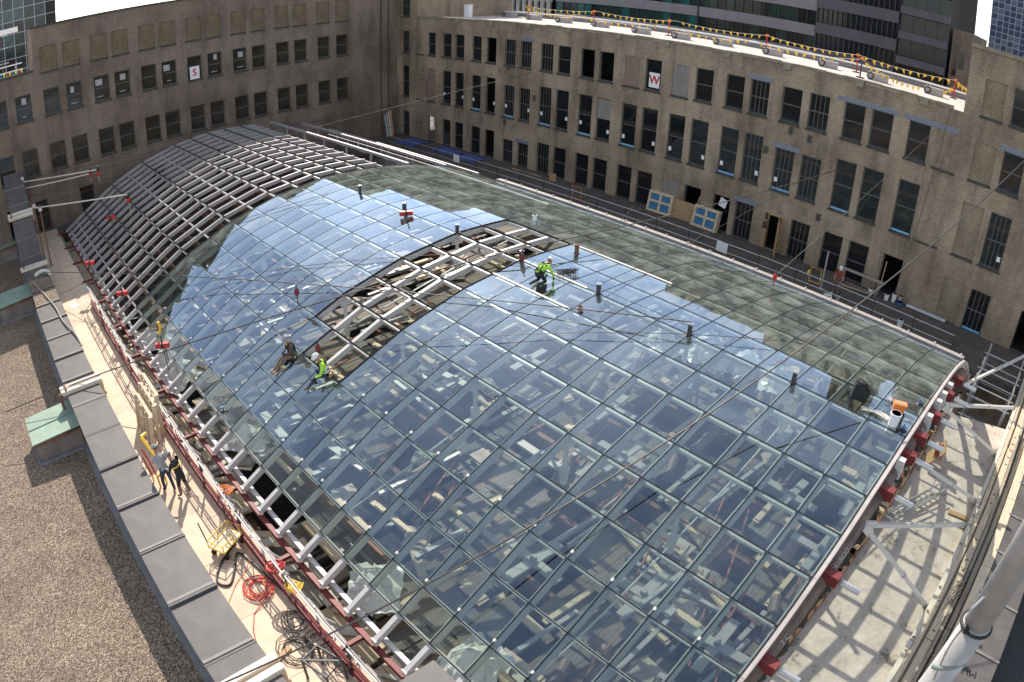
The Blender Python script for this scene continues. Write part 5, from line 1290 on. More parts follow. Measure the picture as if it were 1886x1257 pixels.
cord('rope', 'pale rope hank with orange and blue ends lying on the glass by the bag', 'rope', [(5.85, 1.6, rest(5.8) + .03), (5.9, 1.3, rest(5.8) + .05), (6.0, 1.0, rest(5.8) + .03), (5.9, 0.72, rest(5.8) + .04), (5.78, 0.8, rest(5.8) + .03), (5.85, 1.15, rest(5.8) + .05), (5.75, 1.5, rest(5.8) + .03)], 0.022, 'rope_pale', 3, 0.04, 3)
b = MB(); b.tube([(6.9, 1.0, rest(6.9)), (6.92, 1.0, rest(6.9) + 0.42), (6.98, 0.97, rest(6.9) + 0.48), (7.05, 0.95, rest(6.9) + 0.44)], 0.016, 6); b.box((6.88, 1.04, rest(6.9) + 0.06), (0.22, 0.14, 0.1)); b.obj('glass_lifter_handle', 'galv', label='bent grey handle with a blue rag standing on the glass', cat='handle')
def sucker(label, x, y):
    z = rest(x); t = thing('suction_cup', label, 'suction cup', (x, y, z), 'black suction cups on the glass')
    b = MB(); b.tube([(x, y, z), (x, y, z + 0.05)], [0.13, 0.07], 12); b.obj('rubber_cup', 'black', t)
    b = MB(); b.tube([(x, y, z + 0.04), (x, y, z + 0.16)], 0.03, 8); b.box((x, y, z + 0.17), (0.16, 0.05, 0.04)); b.obj('lever', 'blue', t)
sucker('black suction cup on the glass by the pale lip near the top bracket', 7.6, 0.2); sucker('black suction cup on the glass in front of the tin', 5.72, 0.17); sucker('black suction cup alone on the clear glass at the left foot', -5.55, 18.5)
b = MB(); b.box((7.66, 14.19, rest(7.66) + 0.18), (0.11, 0.13, 0.36)); b.box((7.66, 14.19, rest(7.66) + 0.01), (0.18, 0.18, 0.02)); b.obj('timber_post', 'rust', label='brown timber post standing on the green glass', cat='post')
bucket('small white can standing on the glass beyond the open strip', 9.3, 18.1, glass_z(9.3), r=0.10, h=0.26, cat='can')
bucket('small pale tin on the glass at the end of the middle batten', 4.3, 11.0, rest(4.3), 'leather', 0.08, 0.14, cat='tin')
for k in range(3):
    coil('rope_coil', ('black rope coil on the glass in front of the kneeling worker', 'black cable loops on top of the rope coil on the glass', 'black strap loops at the right of the rope coil')[k], 'rope coil', (5.75 + 0.16 * k, 13.15 - 0.1 * k, rest(5.75) + 0.01), 0.33 - 0.05 * k, 0.010, 'black', 5, 60 + k, 0.8, 0.16)

# ------------------------------------------------------------------ people
def person(label, loc, yaw, J, rad, cl, helmet='helmet', grip=None, look=(1, 0, -0.25), kids=()):
    """J: joints in the person's own frame (x forward, y left, z up); one skinned body, clothes by nearest bone"""
    order = ['pelvis', 'belly', 'chest', 'neck', 'skull']
    for sd_ in 'LR': order += [k + sd_ for k in ('shoulder', 'elbow', 'wrist', 'palm', 'hip', 'knee', 'ankle', 'toe')]
    idx = {k: i for i, k in enumerate(order)}
    ed = [('pelvis', 'belly', 'top'), ('belly', 'chest', 'top'), ('chest', 'neck', 'top'), ('neck', 'skull', 'skin')]
    for sd_ in 'LR':
        ed += [('chest', 'shoulder' + sd_, 'top'), ('shoulder' + sd_, 'elbow' + sd_, 'top'), ('elbow' + sd_, 'wrist' + sd_, 'sleeve'), ('wrist' + sd_, 'palm' + sd_, 'hand'),
               ('pelvis', 'hip' + sd_, 'legs'), ('hip' + sd_, 'knee' + sd_, 'legs'), ('knee' + sd_, 'ankle' + sd_, 'shin'), ('ankle' + sd_, 'toe' + sd_, 'boot')]
    me = bpy.data.meshes.new('body'); me.from_pydata([J[k] for k in order], [(idx[a], idx[b]) for a, b, _ in ed], [])
    o = bpy.data.objects.new('body', me); COL.objects.link(o)
    md = o.modifiers.new('skin', 'SKIN'); md.use_smooth_shade = True
    base = dict(pelvis=(.155, .12), belly=(.145, .105), chest=(.165, .115), neck=(.062, .06), skull=(.07, .07), shoulder=(.075, .07), elbow=(.05, .05), wrist=(.034, .03), palm=(.042, .022), hip=(.098, .098), knee=(.066, .066), ankle=(.05, .05), toe=(.045, .034))
    for k in order:
        b = base[k.rstrip('LR')] if k not in base else base[k]
        me.skin_vertices[0].data[idx[k]].radius = (b[0] * rad, b[1] * rad)
    me.skin_vertices[0].data[0].use_root = True
    sub = o.modifiers.new('smooth', 'SUBSURF'); sub.levels = sub.render_levels = 1
    ev = o.evaluated_get(bpy.context.evaluated_depsgraph_get()); em = bpy.data.meshes.new_from_object(ev)
    V = [v.co.copy() for v in em.vertices]; F = [tuple(p.vertices) for p in em.polygons]
    bpy.data.objects.remove(o)
    slots = ['skin', cl['top'], cl.get('sleeve', cl['top']), cl.get('hand', 'skin'), cl['legs'], cl.get('shin', cl['legs']), cl.get('boot', 'boot'), 'black', cl.get('hair', 'black_cloth')]
    key = {'skin': 0, 'top': 1, 'sleeve': 2, 'hand': 3, 'legs': 4, 'shin': 5, 'boot': 6}
    segs = [(Vector(J[a]), Vector(J[b]), key[t]) for a, b, t in ed]
    mb = MB(); mb.v = [tuple(v) for v in V]; mb.f = F
    for f in F:
        c = sum((V[i] for i in f), Vector()) / len(f); best = None
        for a, b, t in segs:
            d = b - a; q = max(0, min(1, (c - a).dot(d) / max(d.length_squared, 1e-9))); dd = (c - a - d * q).length
            if best is None or dd < best[0] - 1e-6: best = (dd, t)
        mb.m.append(best[1])
    # head, face, ears, hair, fingers
    lk = Vector(look).normalized(); S_ = Vector((0, 0, 1)).cross(lk).normalized(); U = lk.cross(S_)
    Rh = Matrix((lk, S_, U)).transposed(); h = Vector(J['skull']) + U * 0.06
    mb.ball(h, 0.098, 0.078, 0.118, 14, 12, 0, rot=Rh)
    mb.ball(h - lk * 0.02 + U * 0.012, 0.094, 0.084, 0.115, 14, 10, 8, z0=-0.15, rot=Rh)
    mb.ball(h + lk * 0.098 - U * 0.012, 0.020, 0.014, 0.024, 8, 6, 0, rot=Rh)
    for s_ in (-1, 1):
        mb.ball(h + lk * 0.086 + S_ * 0.032 * s_ + U * 0.012, 0.009, 0.014, 0.008, 8, 5, 7, rot=Rh)
        mb.ball(h + S_ * 0.080 * s_, 0.022, 0.010, 0.030, 8, 5, 0, rot=Rh)
    mb.box(h + lk * 0.088 - U * 0.052, (0.012, 0.042, 0.008), 7, rot=Rh)
    for sd_ in 'LR':
        w, p = Vector(J['wrist' + sd_]), Vector(J['palm' + sd_]); d = (p - w).normalized()
        side_ = d.cross(Vector((0, 0, 1))); side_ = side_.normalized() if side_.length > 0.1 else Vector((0, 1, 0)); dn = side_.cross(d)
        if dn.z > 0: dn = -dn
        for k, L in enumerate((0.070, 0.082, 0.076, 0.058)):
            q = p + side_ * (0.027 - 0.018 * k)
            mb.tube([q, q + d * L * 0.5 + dn * 0.012, q + d * L * 0.8 + dn * 0.040, q + d * L * 0.75 + dn * 0.062], [0.0105, 0.0095, 0.0085, 0.007], 6, 3)
        s_ = 1 if sd_ == 'R' else -1
        q = w.lerp(p, 0.55) + side_ * 0.030 * s_
        mb.tube([q, q + d * 0.03 + side_ * 0.025 * s_ + dn * 0.01, q + d * 0.065 + side_ * 0.025 * s_ + dn * 0.035], [0.013, 0.011, 0.008], 6, 3)
    t = thing('person', label, 'person', loc, rz=yaw)
    ob = put('body', mb.mesh('body', slots, smooth=True), t, (0, 0, 0))
    # helmet with brim
    hb = MB(); hc = h + U * 0.045 - lk * 0.006
    hb.ball(hc, 0.132, 0.112, 0.112, 16, 8, 0, z0=0.0, rot=Rh)
    hb.ball(hc - U * 0.008 + lk * 0.03, 0.155, 0.122, 0.022, 16, 4, 0, rot=Rh)
    hb.box(hc + U * 0.095, (0.19, 0.03, 0.035), 0, rot=Rh)
    put('helmet', hb.mesh('helmet', helmet, smooth=True), t, (0, 0, 0))
    for nm, m, fn in kids:
        kb = MB(); fn(kb, {k: Vector(v) for k, v in J.items()}); put(nm, kb.mesh(nm, m), t, (0, 0, 0))
    return t
def harness(kb, J):
    c, b, p, n = J['chest'], J['belly'], J['pelvis'], J['neck']
    up = (n - p).normalized(); s_ = Vector((J['shoulderL'] - J['shoulderR'])).normalized(); f = s_.cross(up)
    for k in (-1, 1):
        kb.tube([p + s_ * 0.10 * k - f * 0.125, c + s_ * 0.05 * k - f * 0.135, n + s_ * 0.09 * k - f * 0.04, n + s_ * 0.10 * k + f * 0.075, c + s_ * 0.09 * k + f * 0.135, p + s_ * 0.12 * k + f * 0.115], 0.019, 6)
    kb.tube([c + s_ * 0.155 - f * 0.03, c - f * 0.140, c - s_ * 0.155 - f * 0.03], 0.018, 6)
    kb.tube([p + s_ * 0.17 * math.cos(a) + f * 0.145 * math.sin(a) + up * 0.05 for a in [i * math.pi / 8 for i in range(17)]], 0.024, 6)
def pouches(kb, J):
    p = J['pelvis']; up = (J['neck'] - p).normalized(); s_ = Vector((J['shoulderL'] - J['shoulderR'])).normalized(); f = s_.cross(up)
    for k in (-1, 1):
        kb.box(p + s_ * 0.19 * k - f * 0.08 - up * 0.06, (0.10, 0.14, 0.22)); kb.box(p + s_ * 0.10 * k - f * 0.16 - up * 0.03, (0.08, 0.12, 0.16))
def bands(kb, J):
    c, p = J['chest'], J['pelvis']; up = (J['neck'] - p).normalized(); s_ = Vector((J['shoulderL'] - J['shoulderR'])).normalized(); f = s_.cross(up)
    for q in (0.25, 0.6):
        o = p.lerp(c, q); kb.tube([o + s_ * 0.172 * math.cos(a) + f * 0.135 * math.sin(a) for a in [i * math.pi / 8 for i in range(17)]], 0.026, 6)
def sit(lean=0.1, twist=0.0, hands=((.34, .06, .22), (.30, -.06, .24)), k1=(.40, .12, .06), a1=(.72, .10, -.30), k2=(.38, -.12, .02), a2=(.74, -.10, -.34), head=(0.0, 0.0)):
    c = (lean * 1.0, 0, .44); n = (lean * 1.45, 0, .60); sk = (lean * 1.45 + .05 + head[0], head[1], .70)
    J = dict(pelvis=(0, 0, .10), belly=(lean * .45, 0, .27), chest=c, neck=n, skull=sk)
    for sd_, s_, hd, kn, an in (('L', 1, hands[0], k1, a1), ('R', -1, hands[1], k2, a2)):
        sh = (c[0] + twist * s_, .20 * s_, .50); J['shoulder' + sd_] = sh
        e = tuple((sh[i] + hd[i]) / 2 + (-.04, .10 * s_, -.09)[i] for i in range(3)); J['elbow' + sd_] = e
        w = tuple(e[i] + (hd[i] - e[i]) * .8 for i in range(3)); J['wrist' + sd_] = w; J['palm' + sd_] = hd
        J['hip' + sd_] = (.05, .10 * s_, .08); J['knee' + sd_] = kn; J['ankle' + sd_] = an; J['toe' + sd_] = (an[0] + .14, an[1] + .03 * s_, an[2] - .02)
    return J
def stand(lean=0.0, hands=((.3, .15, 1.1), (.3, -.15, 1.1)), stance=.13, stride=.1, head=(0, 0)):
    c = (lean * .75, 0, 1.30); n = (lean * 1.1, 0, 1.47); J = dict(pelvis=(0, 0, .93), belly=(lean * .3, 0, 1.10), chest=c, neck=n, skull=(lean * 1.1 + .04 + head[0], head[1], 1.57))
    for sd_, s_, hd in (('L', 1, hands[0]), ('R', -1, hands[1])):
        sh = (c[0], .20 * s_, 1.40); J['shoulder' + sd_] = sh
        e = tuple((sh[i] + hd[i]) / 2 + (-.07, .08 * s_, -.10)[i] for i in range(3)); J['elbow' + sd_] = e
        J['wrist' + sd_] = tuple(e[i] + (hd[i] - e[i]) * .8 for i in range(3)); J['palm' + sd_] = hd
        J['hip' + sd_] = (0, .10 * s_, .90); J['knee' + sd_] = (.04 + stride * .5 * s_, stance * s_, .49); J['ankle' + sd_] = (stride * s_, stance * s_, .09); J['toe' + sd_] = (stride * s_ + .16, stance * s_ + .02 * s_, .04)
    return J
person('person sitting on the blue glass in a dark jacket, brown trousers and grey helmet', (-2.78, 17.80, glass_z(-2.78) - 0.03), R(172), sit(0.06, hands=((.33, .03, .20), (.34, -.02, .24)), a1=(.74, .12, -.33), a2=(.78, -.02, -.36), head=(0.02, 0.02)), 1.0, dict(top='dark_cloth', legs='brown_cloth', boot='leather', hand='black_cloth'), 'helmet_grey', look=(.6, .5, -.45), kids=(('harness', 'black_cloth', harness), ('collar', 'yellow', lambda kb, J: kb.tube([J['neck'] + Vector((.075, .06, -.03)), J['neck'] + Vector((.11, 0, -.10)), J['neck'] + Vector((.075, -.06, -.03))], 0.018, 6))))
person('person in hi-vis green and white helmet sitting at the edge of the open strip', (-2.55, 15.75, glass_z(-2.55) - 0.03), R(160), sit(0.12, hands=((.46, .22, .10), (.22, -.22, .12)), k1=(.36, .16, .10), a1=(.70, .12, -.30), k2=(.34, -.20, .14), a2=(.20, -.24, -.06), head=(0.05, 0.04)), 1.02, dict(top='hiviz', legs='jeans', hand='black_cloth', boot='boot'), 'helmet', look=(.85, .25, -.45), kids=(('harness', 'black_cloth', harness), ('reflective_bands', 'hiviz_back', bands), ('tool_pouches', 'leather', pouches)))
b_ = thing('drill', 'small black drill in the left hand of the person in hi-vis green', 'drill', (-3.04, 15.70, glass_z(-3.04) + 0.33))
b = MB(); q = Vector(WL[b_.name]); b.tube([q + Vector((-.16, 0, 0)), q + Vector((.08, 0, 0))], [0.03, 0.045], 8); b.obj('motor', 'dark_steel', b_)
b = MB(); b.beam(q, q + Vector((0.03, 0, -0.16)), 0.04, 0.05); b.box(q + Vector((0.03, 0, -0.18)), (0.1, 0.07, 0.06)); b.obj('handle', 'black', b_)
JK = dict(pelvis=(-.05, 0, .42), belly=(.06, 0, .55), chest=(.24, 0, .62), neck=(.41, 0, .65), skull=(.52, -.02, .66))
for sd_, s_ in (('L', 1), ('R', -1)):
    JK['shoulder' + sd_] = (.30, .19 * s_, .62); JK['elbow' + sd_] = (.44, .24 * s_, .36); JK['wrist' + sd_] = (.60, .17 * s_, .12); JK['palm' + sd_] = (.67, .14 * s_, .06)
    JK['hip' + sd_] = (-.04, .10 * s_, .40); JK['knee' + sd_] = (.22, .15 * s_, .08); JK['ankle' + sd_] = (-.20, .14 * s_, .07); JK['toe' + sd_] = (-.34, .14 * s_, .05)
person('person kneeling on the glass in hi-vis green, bending toward a black rope coil', (4.62, 13.22, glass_z(4.62) + 0.01), R(6), JK, 0.98, dict(top='hiviz', legs='black_cloth', hand='black_cloth', boot='black_cloth'), 'helmet', look=(.72, 0, -.7), kids=(('harness', 'black_cloth', harness),))
person('person in a grey sweatshirt, jeans and grey helmet gripping a yellow frame on the walkway', (-8.62, 16.75, 0), R(100), stand(0.20, hands=((.46, .12, 1.22), (.44, -.16, .98)), stride=.12, head=(.03, -.02)), 1.04, dict(top='grey_cloth', legs='jeans', boot='black_cloth', hand='leather'), 'helmet_grey', look=(.9, .2, -.4))
person('person in a black vest with orange band, grey sleeves and brown trousers on the walkway', (-8.22, 16.25, 0), R(130), stand(0.12, hands=((.44, .10, 1.12), (.42, -.10, 1.06)), stride=.10, head=(.04, 0)), 1.02, dict(top='black_cloth', sleeve='grey_cloth', legs='black_cloth', shin='brown_cloth', boot='leather', hand='leather'), 'helmet_grey', look=(.8, .1, -.55), kids=(('orange_band', 'yellow', lambda kb, J: kb.tube([J['chest'] + Vector((.17 * math.cos(a) * .8, .19 * math.sin(a), -.04)) for a in [i * math.pi / 8 for i in range(17)]], 0.03, 6)),))
person('person in a rust red vest and white helmet standing on the shaded terrace', (24.86, 9.25, 0), R(200), stand(0.14, hands=((.20, .22, .92), (.18, -.22, .90)), stride=.12, head=(.05, 0)), 1.04, dict(top='redvest', sleeve='grey_cloth', legs='brown_cloth', boot='ply'), 'helmet', look=(.75, .15, -.6), kids=(('tool_pouches', 'leather', pouches),))
yf = thing('yellow_lifter', 'yellow tube lifting frame with red handles held by the pair of workers', 'lifting frame', (-8.8, 17.5, 0))
b = MB(); b.beam((-8.62, 17.30, .95), (-8.85, 18.1, 1.55), 0.10, 0.10); b.beam((-8.85, 18.1, 1.55), (-8.62, 18.25, 1.52), 0.09, 0.09); b.beam((-8.60, 17.25, .5), (-8.62, 17.30, .95), .08, .08); b.beam((-8.85, 17.2, .45), (-8.60, 17.25, .5), .07, .07); b.obj('arm', 'yellow', yf)
b = MB(); b.tube([(-8.85, 17.25, .45), (-8.9, 17.7, .85), (-8.98, 18.0, 1.15)], 0.03, 6); b.obj('handle', 'red', yf); b = MB(); b.tube([(-8.95, 17.6, .3), (-9.02, 18.1, .75)], 0.03, 6); b.obj('handle', 'red', yf)
b = MB(); b.tube([(-8.85, 17.2, .45), (-8.85, 17.2, 0.02)], 0.035, 8); b.obj('leg', 'yellow', yf); b = MB(); b.tube([(-8.60, 17.25, .5), (-8.58, 17.25, 0.02)], 0.035, 8); b.obj('leg', 'yellow', yf); b = MB(); b.tube([(-8.95, 17.6, .3), (-8.97, 17.6, 0.02)], 0.03, 8); b.obj('leg', 'yellow', yf)

# ------------------------------------------------------------------ shaded terrace on the right
gr = thing('guard_railing', 'galvanised scaffold tube railing along the shaded terrace', 'railing', (23.2, 20, 0))
for j in range(20):
    y0 = 1.5 + j * 2.45; y1 = y0 + 2.4
    for z in (0.56, 1.1):
        mb = MB(); mb.tube([(23.2 + r5.uniform(-.02, .02), y0, z), (23.2 + r5.uniform(-.02, .02), y1, z + r5.uniform(-.02, .02))], 0.027, 8); mb.obj('rail_tube', 'galv', gr)
    mb = MB(); mb.tube([(23.25, y0, 0), (23.25, y0, 1.2)], 0.035, 8); mb.box((23.25, y0, 0.02), (.2, .2, .04)); mb.obj('post', 'dark_steel', gr)
def crate(label, y, rz):
    t = thing('window_crate', label, 'crate', (26.95, y, 0.03), 'timber crates with blue sheet by the long building', rz)
    T = Matrix.Rotation(0.22, 3, 'Y')
    def bb(c, d, nm, m='timber'):
        b = MB(); b.box(T @ Vector(c), d, rot=T); lobj(b, nm, m, t)
    for yy in (-.88, 0, .88): bb((-0.06, yy, .72), (.10, .16, 1.44), 'upright')
    for zz in (.08, .76, 1.36): bb((-0.055, -.44, zz), (.09, .72, .16), 'cross_board'); bb((-0.055, .44, zz), (.09, .72, .16), 'cross_board')
    for yy in (-.44, .44):
        for zz in (.42, 1.06): bb((0.0, yy, zz), (.03, .72, .46 if zz > 1 else .54), 'blue_sheet', 'blue')
    bb((.18, 0, .72), (.28, 1.9, 1.46), 'crate_body', 'timber')
crate('timber crate with four blue panes, left of the plywood sheet', 23.55, 0.05)
crate('timber crate with four blue panes, right of the plywood sheet', 19.85, -0.03)
b = MB(); b.box((27.25, 21.75, .68), (.03, 3.0, 1.3), rot=Matrix.Rotation(0.14, 3, 'Y')); b.obj('plywood_sheet', 'ply', label='orange brown plywood sheet leaning between the two blue crates', cat='plywood')
b = MB(); b.beam((26.9, 20.9, 0.02), (27.35, 20.6, 2.0), .05, .05); b.obj('timber_pole', 'timber_grey', label='thin grey pole leaning above the plywood sheet', cat='pole')
def board_sign(label, y):
    b = MB(); b.box((23.12, y, .82), (.015, .75, .62), rot=Matrix.Rotation(.03, 3, 'X')); b.obj('blank_sign', 'paper', label=label, cat='sign board', group='white boards on the terrace railing')
board_sign('white board on the railing opposite the timber doorway', 16.2); board_sign('white board on the railing near the far blue tarps', 40.5)
bucket('white bucket by the open doorway, first of three', 26.88, 6.62, 0, group='vessels by the open doorway'); bucket('white gas bottle standing by the open doorway, in the middle of three', 27.05, 6.2, 0, r=.15, h=.5, group='vessels by the open doorway', cat='gas bottle'); bucket('pale gas bottle by the doorway next to a blue tub', 27.25, 5.85, 0, 'steel', .15, .45, 'vessels by the open doorway', cat='gas bottle')
bucket('blue tub on the shaded terrace by the bricked up openings', 26.95, 5.75, 0, 'bluetarp', .2, .2, cat='tub')
bucket('white bucket with blue label left of the leaning door stud', 26.77, 7.66, 0); bucket('white bucket alone near the terrace railing', 23.98, 4.8, 0, r=.17, h=.42); bucket('pale bucket among rags behind the terrace railing', 23.98, 8.75, 0, 'steel')
coil('rag_pile', 'white and pale rags heaped behind the terrace railing', 'rags', (23.9, 9.3, 0), .25, .05, 'plastic', 4, 71, 1, .2)
t = thing('work_bench', 'grey scaffold board bench under the ground floor windows', 'bench', (26.9, 8.4, 0))
b = MB(); b.box((26.9, 8.5, .88), (.3, 2.9, .06)); b.obj('board', 'timber_grey', t)
for yy in (7.3, 9.6):
    b = MB(); b.beam((26.7, yy, 0), (26.85, yy, .85), .06, .06); b.beam((27.1, yy, 0), (26.95, yy, .85), .06, .06); b.obj('trestle', 'timber_grey', t)
for k, (x, y, a) in enumerate(((26.5, 8.9, .1), (26.3, 8.6, .2), (26.65, 8.3, 0))):
    b = MB(); b.box((x, y, .06 + .05 * k), (.12, 2.0, .05), rz=a); b.obj('timber_board', ('ply', 'timber_grey', 'ply_red')[k], label=('orange plank lying in front of the terrace bench', 'grey plank lying under the terrace bench', 'dark reddish plank lying under the terrace bench')[k], cat='board')
for k in range(5):
    b = MB(); b.tube([(27.05 + .06 * k, 5.35, .08 + .05 * (k % 2)), (27.08 + .06 * k, 2.75, .08 + .05 * (k % 2))], .045, 8); b.obj('steel_pipe', 'galv', label='grey steel pipe bundled along the foot of the bricked up openings', cat='pipe', group='grey pipes by the bricked up openings')
gt = thing('yellow_gate', 'small yellow tube gate on the shaded terrace', 'gate', (24.9, 10.7, 0))
b = MB(); b.tube([(24.9, 10.35, .1), (24.9, 10.35, .95), (24.9, 11.05, .95), (24.9, 11.05, .1), (24.9, 10.35, .1)], .03, 6); b.obj('gate_tube', 'yellow', gt); b = MB(); b.beam((24.85, 11.15, .5), (24.95, 11.15, .7), .12, .12); b.obj('latch', 'yellow', gt)
b = MB(); b.tube([(24.6, 10.1, 0), (24.6, 10.1, 2.3)], .05, 8); b.box((24.6, 10.1, .03), (.3, .3, .05)); b.obj('pole', 'steel', label='pale upright pole beside the yellow gate', cat='pole')
for k, (x, y, w, l) in enumerate(((26.1, 45.3, 1.7, 3.0), (26.0, 42.2, 1.9, 2.4), (25.8, 50.5, 2.2, 2.8))):
    G = 14; r_ = random.Random(80 + k); P = [(x + (i / (G - 1) - .5) * w, y + (j / (G - 1) - .5) * l, .02 + r_.uniform(0, .10)) for i in range(G) for j in range(G)]
    mb = MB(); mb.add(P, [(i * G + j, (i + 1) * G + j, (i + 1) * G + j + 1, i * G + j + 1) for i in range(G - 1) for j in range(G - 1)])
    o = mb.obj('tarpaulin', 'bluetarp', label=('middle blue tarpaulin spread on the shaded terrace', 'blue tarpaulin nearest the white railing board', 'farthest blue tarpaulin in the court corner')[k], cat='tarpaulin'); md = o.modifiers.new('thickness', 'SOLIDIFY'); md.thickness = .01
for k in range(4):
    b = MB(); b.beam((26.3 - .22 * k, 54.2, 0.02), (26.5 - .22 * k, 54.95, 2.6 - .2 * k), .14, .05); b.obj('timber_board', ('ply', 'timber', 'steel', 'steel')[k], label=('brown plank leaning in the far court corner', 'pale plank leaning in the far court corner', 'grey plank leaning leftmost in the far corner', 'grey plank leaning beside the leftmost one in the far corner')[k], cat='board')
for k, y in enumerate((35.6, 36.3, 33.2)):
    b = MB(); b.box((26.6, y, .05 if k < 2 else .3), (.12, 2.4, .07) if k < 2 else (.06, .6, .6), rz=.12 * k); b.obj('timber_board', 'ply', label=('long brown plank on the far terrace below the short windows', 'second long brown plank on the far terrace', 'small square board leaning on the far terrace')[k], cat='board')
b = thing('yellow_barrier', 'orange yellow tube barrier behind the far railing', 'barrier', (24.4, 28.8, 0))
mb = MB(); mb.tube([(24.4, 28.4, .1), (24.4, 28.4, 1.0), (24.4, 29.2, 1.0), (24.4, 29.2, .1), (24.4, 28.4, .1)], .03, 6); mb.obj('frame_tube', 'orange', b)
# scaffold at the end of the terrace over the dark gap
sc_ = thing('scaffold', 'tube scaffold standing in the dark gap at the right end of the terrace', 'scaffold', (21, -1, -6))
for x in (18.9, 21.0, 23.1):
    for y in (-2.6, -0.6):
        mb = MB(); mb.tube([(x, y, -8), (x, y, 1.6)], .045, 8); mb.obj('standard_tube', 'galv', sc_)
for z in (-2.5, -.6, .45, 1.0):
    for y in (-2.6, -0.6):
        mb = MB(); mb.tube([(18.7, y, z), (23.3, y, z)], .035, 8); mb.obj('ledger_tube', 'galv', sc_)
    for x in (18.9, 21.0, 23.1):
        mb = MB(); mb.tube([(x, -2.8, z), (x, -0.4, z)], .035, 8); mb.obj('transom_tube', 'galv', sc_)
for x in (18.9, 21.0):
    mb = MB(); mb.tube([(x, -2.55, -2.5), (x + 2.1, -2.55, -.6)], .035, 8); mb.obj('brace_tube', 'galv', sc_)
for k in range(4):
    mb = MB(); mb.bx((18.8, -2.4 + .45 * k, -2.45), (23.2, -2.0 + .45 * k, -2.4)); mb.obj('platform_board', 'timber_grey', sc_)
mb = MB(); mb.bx((23, -6.9, -12.4), (27.5, 0, -12)); mb.bx((17.3, -3.0, -12.4), (23, 0.0, -12)); mb.obj('pit_floor', 'pit', kind='structure')
for k in range(3):
    mb = MB(); mb.box((22.2, .9 + .9 * k, .05), (.3, .7, .08), rz=.2 * k); mb.obj('edge_block', 'orange', label=('orange block by the scaffold, nearest the dark gap', 'orange block in the middle of three by the railing end', 'orange block farthest from the scaffold')[k], cat='block', group='orange blocks by the railing end')

# ------------------------------------------------------------------ on the roof of the long building
ROOF = 11.71
for k, (x, y) in enumerate(((36.4, 48.9), (35.1, 44.3), (35.0, 40.5), (34.6, 36.0), (33.0, 30.6), (33.4, 27.2), (34.2, 24.0), (33.8, 19.7), (33.7, 15.4), (32.6, 11.4), (34.2, 7.9))):
    t = thing('roof_vent', 'grey vent box with a black hose ring, ' + ('leftmost', 'second from the left', 'third from the left', 'fourth from the left', 'fifth from the left', 'middle one', 'fifth from the right', 'fourth from the right', 'third from the right', 'second from the right', 'rightmost')[k] + ' on the pennant roof', 'vent box', (x, y, ROOF), 'grey vent boxes on the pennant roof', 0.1 * (k % 3))
    b = MB(); b.bx((-.4, -.6, 0), (.4, .6, .40)); b.bx((-.44, -.64, .40), (.44, .64, .47)); lobj(b, 'box_body', 'steel', t)
    b = MB(); b.tube([(-.48, .42 + .21 * math.cos(a), .26 + .21 * math.sin(a)) for a in [i * math.pi / 8 for i in range(17)]], .04, 6); lobj(b, 'hose_ring', 'black', t)
for k, (x, y) in enumerate(((36.2, 21.5), (35.6, 14.0), (36.6, 7.0), (35.0, 29.5), (36.0, 38.0), (31.5, 12.3), (36.5, 46.5))):
    t = thing('flag_post', ('red post of the pennant line above the window with grey lintel', 'red post of the pennant line, second from the right end', 'red post of the pennant line at its right end', 'red post of the pennant line above the W sign', 'red post of the pennant line, second from the left end', 'black post of the pennant line near the roof edge', 'red post of the pennant line at its left end')[k], 'post', (x, y, ROOF), 'red posts of the pennant line')
    b = MB(); b.tube([(0, 0, 0), (0, 0, 1.25)], .05, 8); lobj(b, 'shaft', 'red' if k != 5 else 'dark_steel', t)
    b = MB(); b.cyl((0, 0, 0), .28, .05, 10); lobj(b, 'base', 'black', t)
    b = MB(); b.box((0, 0, 1.25), (.2, .2, .16)); lobj(b, 'head', 'orange', t)
fl = MB(); fl.add([(0, -.16, 0), (0, .16, 0), (0.03, 0, -.42), (.012, -.16, 0), (.012, .16, 0), (.042, 0, -.42)], [(0, 1, 2), (5, 4, 3), (0, 3, 4, 1), (1, 4, 5, 2), (2, 5, 3, 0)]); fl_me = fl.mesh('pennant', 'flag')
def pennant_line(label, pts, sag, n):
    t = thing('pennant_line', label, 'bunting', pts[0], 'pennant lines on the long roof')
    o = Vector(pts[0]); rr = random.Random(len(label))
    for i in range(len(pts) - 1):
        P = sag_path(pts[i], pts[i + 1], sag, n); mb = MB(); mb.tube(P, .014, 4); mb.obj('line', 'rope_pale', t)
        for j in range(1, n):
            f = put('pennant', fl_me, t, P[j] - o, rr.uniform(-.5, .5)); f.rotation_euler.x = rr.uniform(-.6, .6); f.scale = (1, rr.uniform(.65, .95), rr.uniform(.6, .9))
pennant_line('rear line of yellow pennants along the white roof rail', [(37.2, 48, 12.9), (36.5, 38, 12.95), (36.0, 29.5, 12.95), (36.2, 21.5, 12.95), (35.9, 14, 12.95), (36.6, 7, 12.95), (36.6, 4.65, 12.6)], .22, 13)
pennant_line('front line of yellow pennants drooping across the middle of the roof', [(36.0, 46.5, 12.8), (34.0, 38, 12.6), (33.4, 29, 12.6), (33.2, 21, 12.55), (31.5, 12.3, 12.9), (33.5, 8.5, 12.0), (36.6, 7.0, 12.5)], .35, 12)
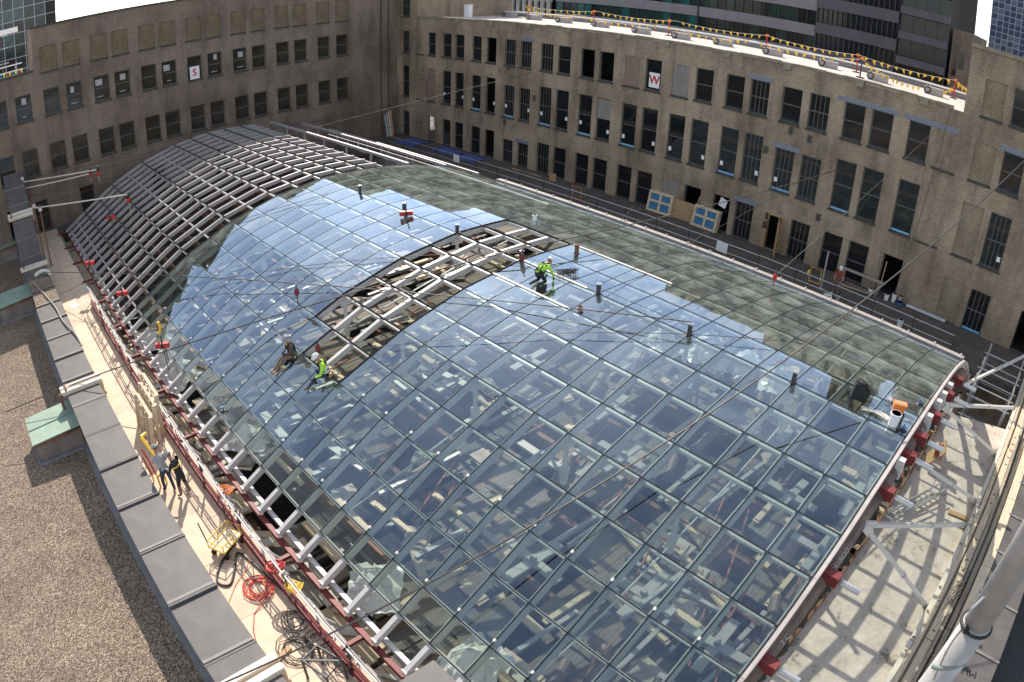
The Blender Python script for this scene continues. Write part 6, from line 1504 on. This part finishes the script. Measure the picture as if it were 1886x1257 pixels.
b = MB(); b.bx((31.2, 49.0, ROOF), (31.7, 49.6, 12.9)); b.bx((31.15, 48.95, 12.9), (31.75, 49.65, 12.98)); b.obj('white_cabinet', 'white', label='white cabinet at the left end of the pennant roof', cat='cabinet')
b = thing('brick_building', 'dark brown stair block set back at the left end of the pennant roof', 'building', (33, 54, ROOF))
mb = MB(); mb.bx((31.0, 52.0, ROOF - .2), (39.5, 60.0, 17.0)); mb.obj('wall', 'brick_end', b)
mb = MB(); mb.bx((30.96, 53.2, 12.2), (31.0, 54.4, 14.3)); mb.obj('door', 'winglass', b)
# colourful bunting and a rail on the lower roof beyond the end building
t = thing('guard_railing', 'white roof railing with coloured bunting at the far left', 'railing', (-14, 58, 11.6))
for z in (12.2, 12.7):
    mb = MB(); mb.tube([(-30, 55.5, z), (-7.6, 57.8, z)], .05, 6); mb.obj('rail_tube', 'white', t)
for k in range(9):
    x = -29 + k * 2.6; mb = MB(); mb.tube([(x, 55.5 + (x + 30) * .1027, 11.6), (x, 55.5 + (x + 30) * .1027, 12.75)], .05, 6); mb.obj('post', 'steel', t)
bm_ = {c: None for c in ('red', 'yellow', 'blue', 'hiviz')}
for k in range(26):
    x = -14.2 + k * .26; c = list(bm_)[k % 4]; y = 55.5 + (x + 30) * .1027 - .08
    mb = MB(); mb.add([(x - .11, y, 12.15), (x + .11, y, 12.15), (x, y, 11.8), (x - .11, y + .012, 12.15), (x + .11, y + .012, 12.15), (x, y + .012, 11.8)], [(0, 1, 2), (5, 4, 3), (0, 3, 4, 1), (1, 4, 5, 2), (2, 5, 3, 0)]); mb.obj('pennant', c, t)
b = thing('scaffold', 'thin dark scaffold mast at the far left beyond the end building', 'scaffold', (-12, 62, 11))
for x, y in ((-12.6, 60.5), (-10.9, 60.5), (-9.2, 60.5)):
    mb = MB(); mb.tube([(x, y, 8), (x, y, 17.2)], .06, 6); mb.obj('standard_tube', 'dark_steel', b)
for z in (12.9, 14.2, 15.3):
    mb = MB(); mb.tube([(-13, 60.5, z), (-8.6, 60.5, z)], .05, 6); mb.obj('ledger_tube', 'galv', b)
mb = MB(); mb.bx((-11.5, 60.2, 15.35), (-7.6, 60.8, 15.8)); mb.obj('white_panel', 'white', b)
